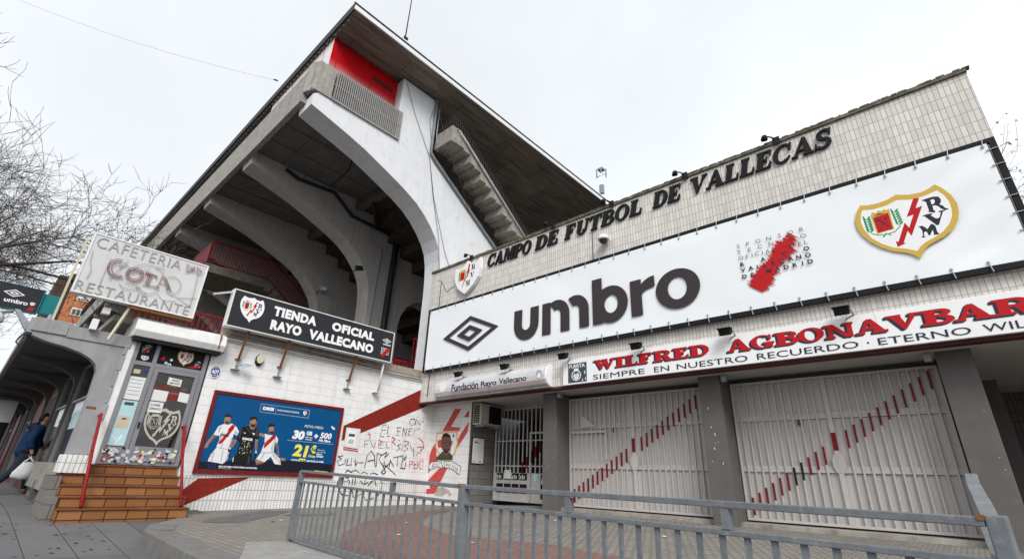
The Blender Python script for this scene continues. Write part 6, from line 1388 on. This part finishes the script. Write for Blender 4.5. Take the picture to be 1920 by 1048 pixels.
br = [(.12, .14), (.12, .15), (.13, .17), (.10, .15), .055, .075, .09, .06, .07, .05, .036, .034, .07, .05, .036, .034, .09, .062, .045, .042, .035, .09, .062, .045, .042, .035]
body = link('body', skin_mesh(bv, be, br), pe, ['skin_p'])
cv = [pw(-.02, 0, .74), pw(-.01, 0, .92), pw(0, 0, 1.10), pw(.02, 0, 1.27), pw(.045, 0, 1.40), pw(.07, 0, 1.46), pw(.03, .185, 1.38), pw(-.03, .24, 1.12), pw(.05, .25, .93), pw(.05, -.185, 1.38), pw(.13, -.225, 1.12), pw(.24, -.21, .995)]
coat = link('coat', skin_mesh(cv, [(0, 1), (1, 2), (2, 3), (3, 4), (4, 5), (4, 6), (6, 7), (7, 8), (4, 9), (9, 10), (10, 11)], [(.19, .215), (.18, .21), (.175, .205), (.17, .20), (.13, .18), .105, .105, .088, .066, .105, .088, .066]), pe, ['coat'])
link('hood', skin_mesh([pw(-.03, 0, 1.40), pw(-.06, 0, 1.46), pw(-.08, 0, 1.50)], [(0, 1), (1, 2)], [(.13, .15), (.12, .13), (.07, .10)]), coat, ['black'])
tv = [pw(0, 0, .93), pw(0, .09, .84), pw(-.10, .10, .50), pw(-.35, .10, .15), pw(0, -.09, .84), pw(.16, -.10, .48), pw(.20, -.10, .09)]
link('trousers', skin_mesh(tv, [(0, 1), (1, 2), (2, 3), (0, 4), (4, 5), (5, 6)], [.15, .12, .085, .066, .12, .085, .066]), pe, ['jeans'])
for v in ((pw(-.42, .10, .10), pw(-.36, .10, .055), pw(-.22, .10, .035)), (pw(.18, -.10, .075), pw(.26, -.10, .055), pw(.39, -.10, .045))):
    link('shoe', skin_mesh(v, [(0, 1), (1, 2)], [.052, .05, .042]), pe, ['shoe'])
link('hair', skin_mesh([pw(.055, 0, 1.53), pw(.05, 0, 1.61), pw(.085, 0, 1.685), pw(.14, 0, 1.70)], [(0, 1), (1, 2), (2, 3)], [(.055, .078), (.075, .092), (.06, .088), (.04, .07)]), pe, ['hair'])
for v in ((pw(.195, 0, 1.575), pw(.225, 0, 1.565)),): link('nose', skin_mesh(v, [(0, 1)], [.02, .014], 1), pe, ['skin_p'])
mb = MB()
for s_ in (-.035, .035): mb.lathe([(0, .006), (.012, .004), (.014, 0)], pw(.205, s_, 1.605), axis=(1, .0, 0) if False else (0, 1, 0), n=8)
mb.build('eyes', 'hair', pe)
link('ear', skin_mesh([pw(.10, .088, 1.60), pw(.10, .094, 1.565)], [(0, 1)], [(.022, .012), (.016, .01)], 1), pe, ['skin_p'])
for s_, c0, dirf in ((1, pw(.09, .235, .82), Vector((.02, 0, -1))), (-1, pw(.33, -.19, .95), Vector((.7, 0, -.6)))):
    dirf = Vector((0, dirf.x, dirf.z)).normalized(); side = Vector((1, 0, 0)); ac_ = side.cross(dirf)
    for k, ln in enumerate((.062, .074, .070, .055)):
        b_ = c0+dirf*.03+ac_*(-.027+.018*k); link('finger', skin_mesh([b_, b_+dirf*ln*.5+side*(-.012*s_), b_+dirf*ln*.75+side*(-.035*s_)], [(0, 1), (1, 2)], [.0095, .009, .008], 1), body, ['skin_p'])
    b_ = c0+ac_*-.03; link('thumb', skin_mesh([b_, b_+dirf*.025-ac_*.018, b_+dirf*.05-ac_*.012-side*(.02*s_)], [(0, 1), (1, 2)], [.012, .011, .009], 1), body, ['skin_p'])
# carrier bag hanging from the near hand
bg_ = thing('carrier_bag', 'white plastic carrier bag hanging from the hand of the person in blue', 'bag', tuple(pw(.05, .25, .30)))
bm = bmesh.new(); rows_ = [(.32, .13, .05, -.01), (.36, .165, .085, -.02), (.46, .165, .085, -.01), (.58, .12, .055, .02), (.68, .10, .035, .05)]
rings = []
for z, a_, b_, off_ in rows_:
    rg = []
    for k in range(20):
        t_ = 2*math.pi*k/20; wob = 1+.07*math.sin(5*t_+z*20)+rnd.uniform(-.03, .03); rg.append(bm.verts.new(pw(.05+off_+a_*math.cos(t_)*wob, .25+b_*math.sin(t_)*wob, z+.012*math.sin(3*t_))))
    rings.append(rg)
for r0_, r1_ in zip(rings, rings[1:]):
    for k in range(20): bm.faces.new((r0_[k], r0_[(k+1) % 20], r1_[(k+1) % 20], r1_[k]))
bm.faces.new(rings[0][::-1])
for f_ in bm.faces: f_.smooth = True
me = bpy.data.meshes.new('sack'); bm.to_mesh(me); bm.free(); link('sack', me, bg_, ['bag'])
for s_ in (-.03, .03):
    MB().tube([pw(.05-.04, .25+s_, .67), pw(.07, .245+s_*.4, .74), pw(.088, .238, .795), pw(.10, .245+s_*.4, .74), pw(.05+.12, .25+s_, .67)], [.026, .016, .011, .016, .026], 6).build('handle', 'bag', bg_)

# litter, gum and fallen leaves
r2 = random.Random(31)
for i in range(14):
    x = -9+r2.random()*8.5; y = 3.6+r2.random()*4.2; z = plaza_z(x, y)+.012; a = r2.random()*3; s_ = .012+r2.random()*.028
    o = MB().prism([(x+s_*math.cos(a+k*1.57)*(1+.4*(k % 2)), y+s_*math.sin(a+k*1.57), z+.004*(k % 2)) for k in range(4)], (0, 0, .006)).build('litter', r2.choice(('paper', 'paper', 'leaf')), None)
    tag(o, 'scrap of litter lying on the paved forecourt behind the railing', 'litter', 'litter on the forecourt')

r2 = random.Random(77)
sv = MB()
for i in range(120):
    x = -10.8+r2.random()*7; y = -.5+r2.random()*2.2; a = r2.random()*6.3; s_ = .008+r2.random()*.02; z = walk_z(x, y)+.003
    sv.add([(x+s_*math.cos(a+k*.785)*(.8+.4*r2.random()), y+s_*math.sin(a+k*.785)*(.8+.4*r2.random()), z) for k in range(8)], [tuple(range(8))])
tag(sv.build('chewing_gum_spots', mat('gum_spot', (.05, .048, .046), .9), None, fix=False), kind='structure')
for i in range(9):
    x = -10.2+r2.random()*2.6; y = .4+r2.random()*1.5; z = walk_z(x, y)+.004; a = r2.random()*6.3; s_ = .025+r2.random()*.025
    o = MB().add([(x-s_*math.cos(a), y-s_*math.sin(a), z), (x+s_*.4*math.sin(a), y-s_*.4*math.cos(a), z+.01), (x+s_*math.cos(a), y+s_*math.sin(a), z+.003), (x-s_*.4*math.sin(a), y+s_*.4*math.cos(a), z+.008)], [(0, 1, 2, 3)]).build('fallen_leaf', 'shoe', None, fix=False)
    tag(o, 'small dry brown leaf lying on the grey sidewalk slabs before the steps', 'leaf', 'fallen leaves before the steps')
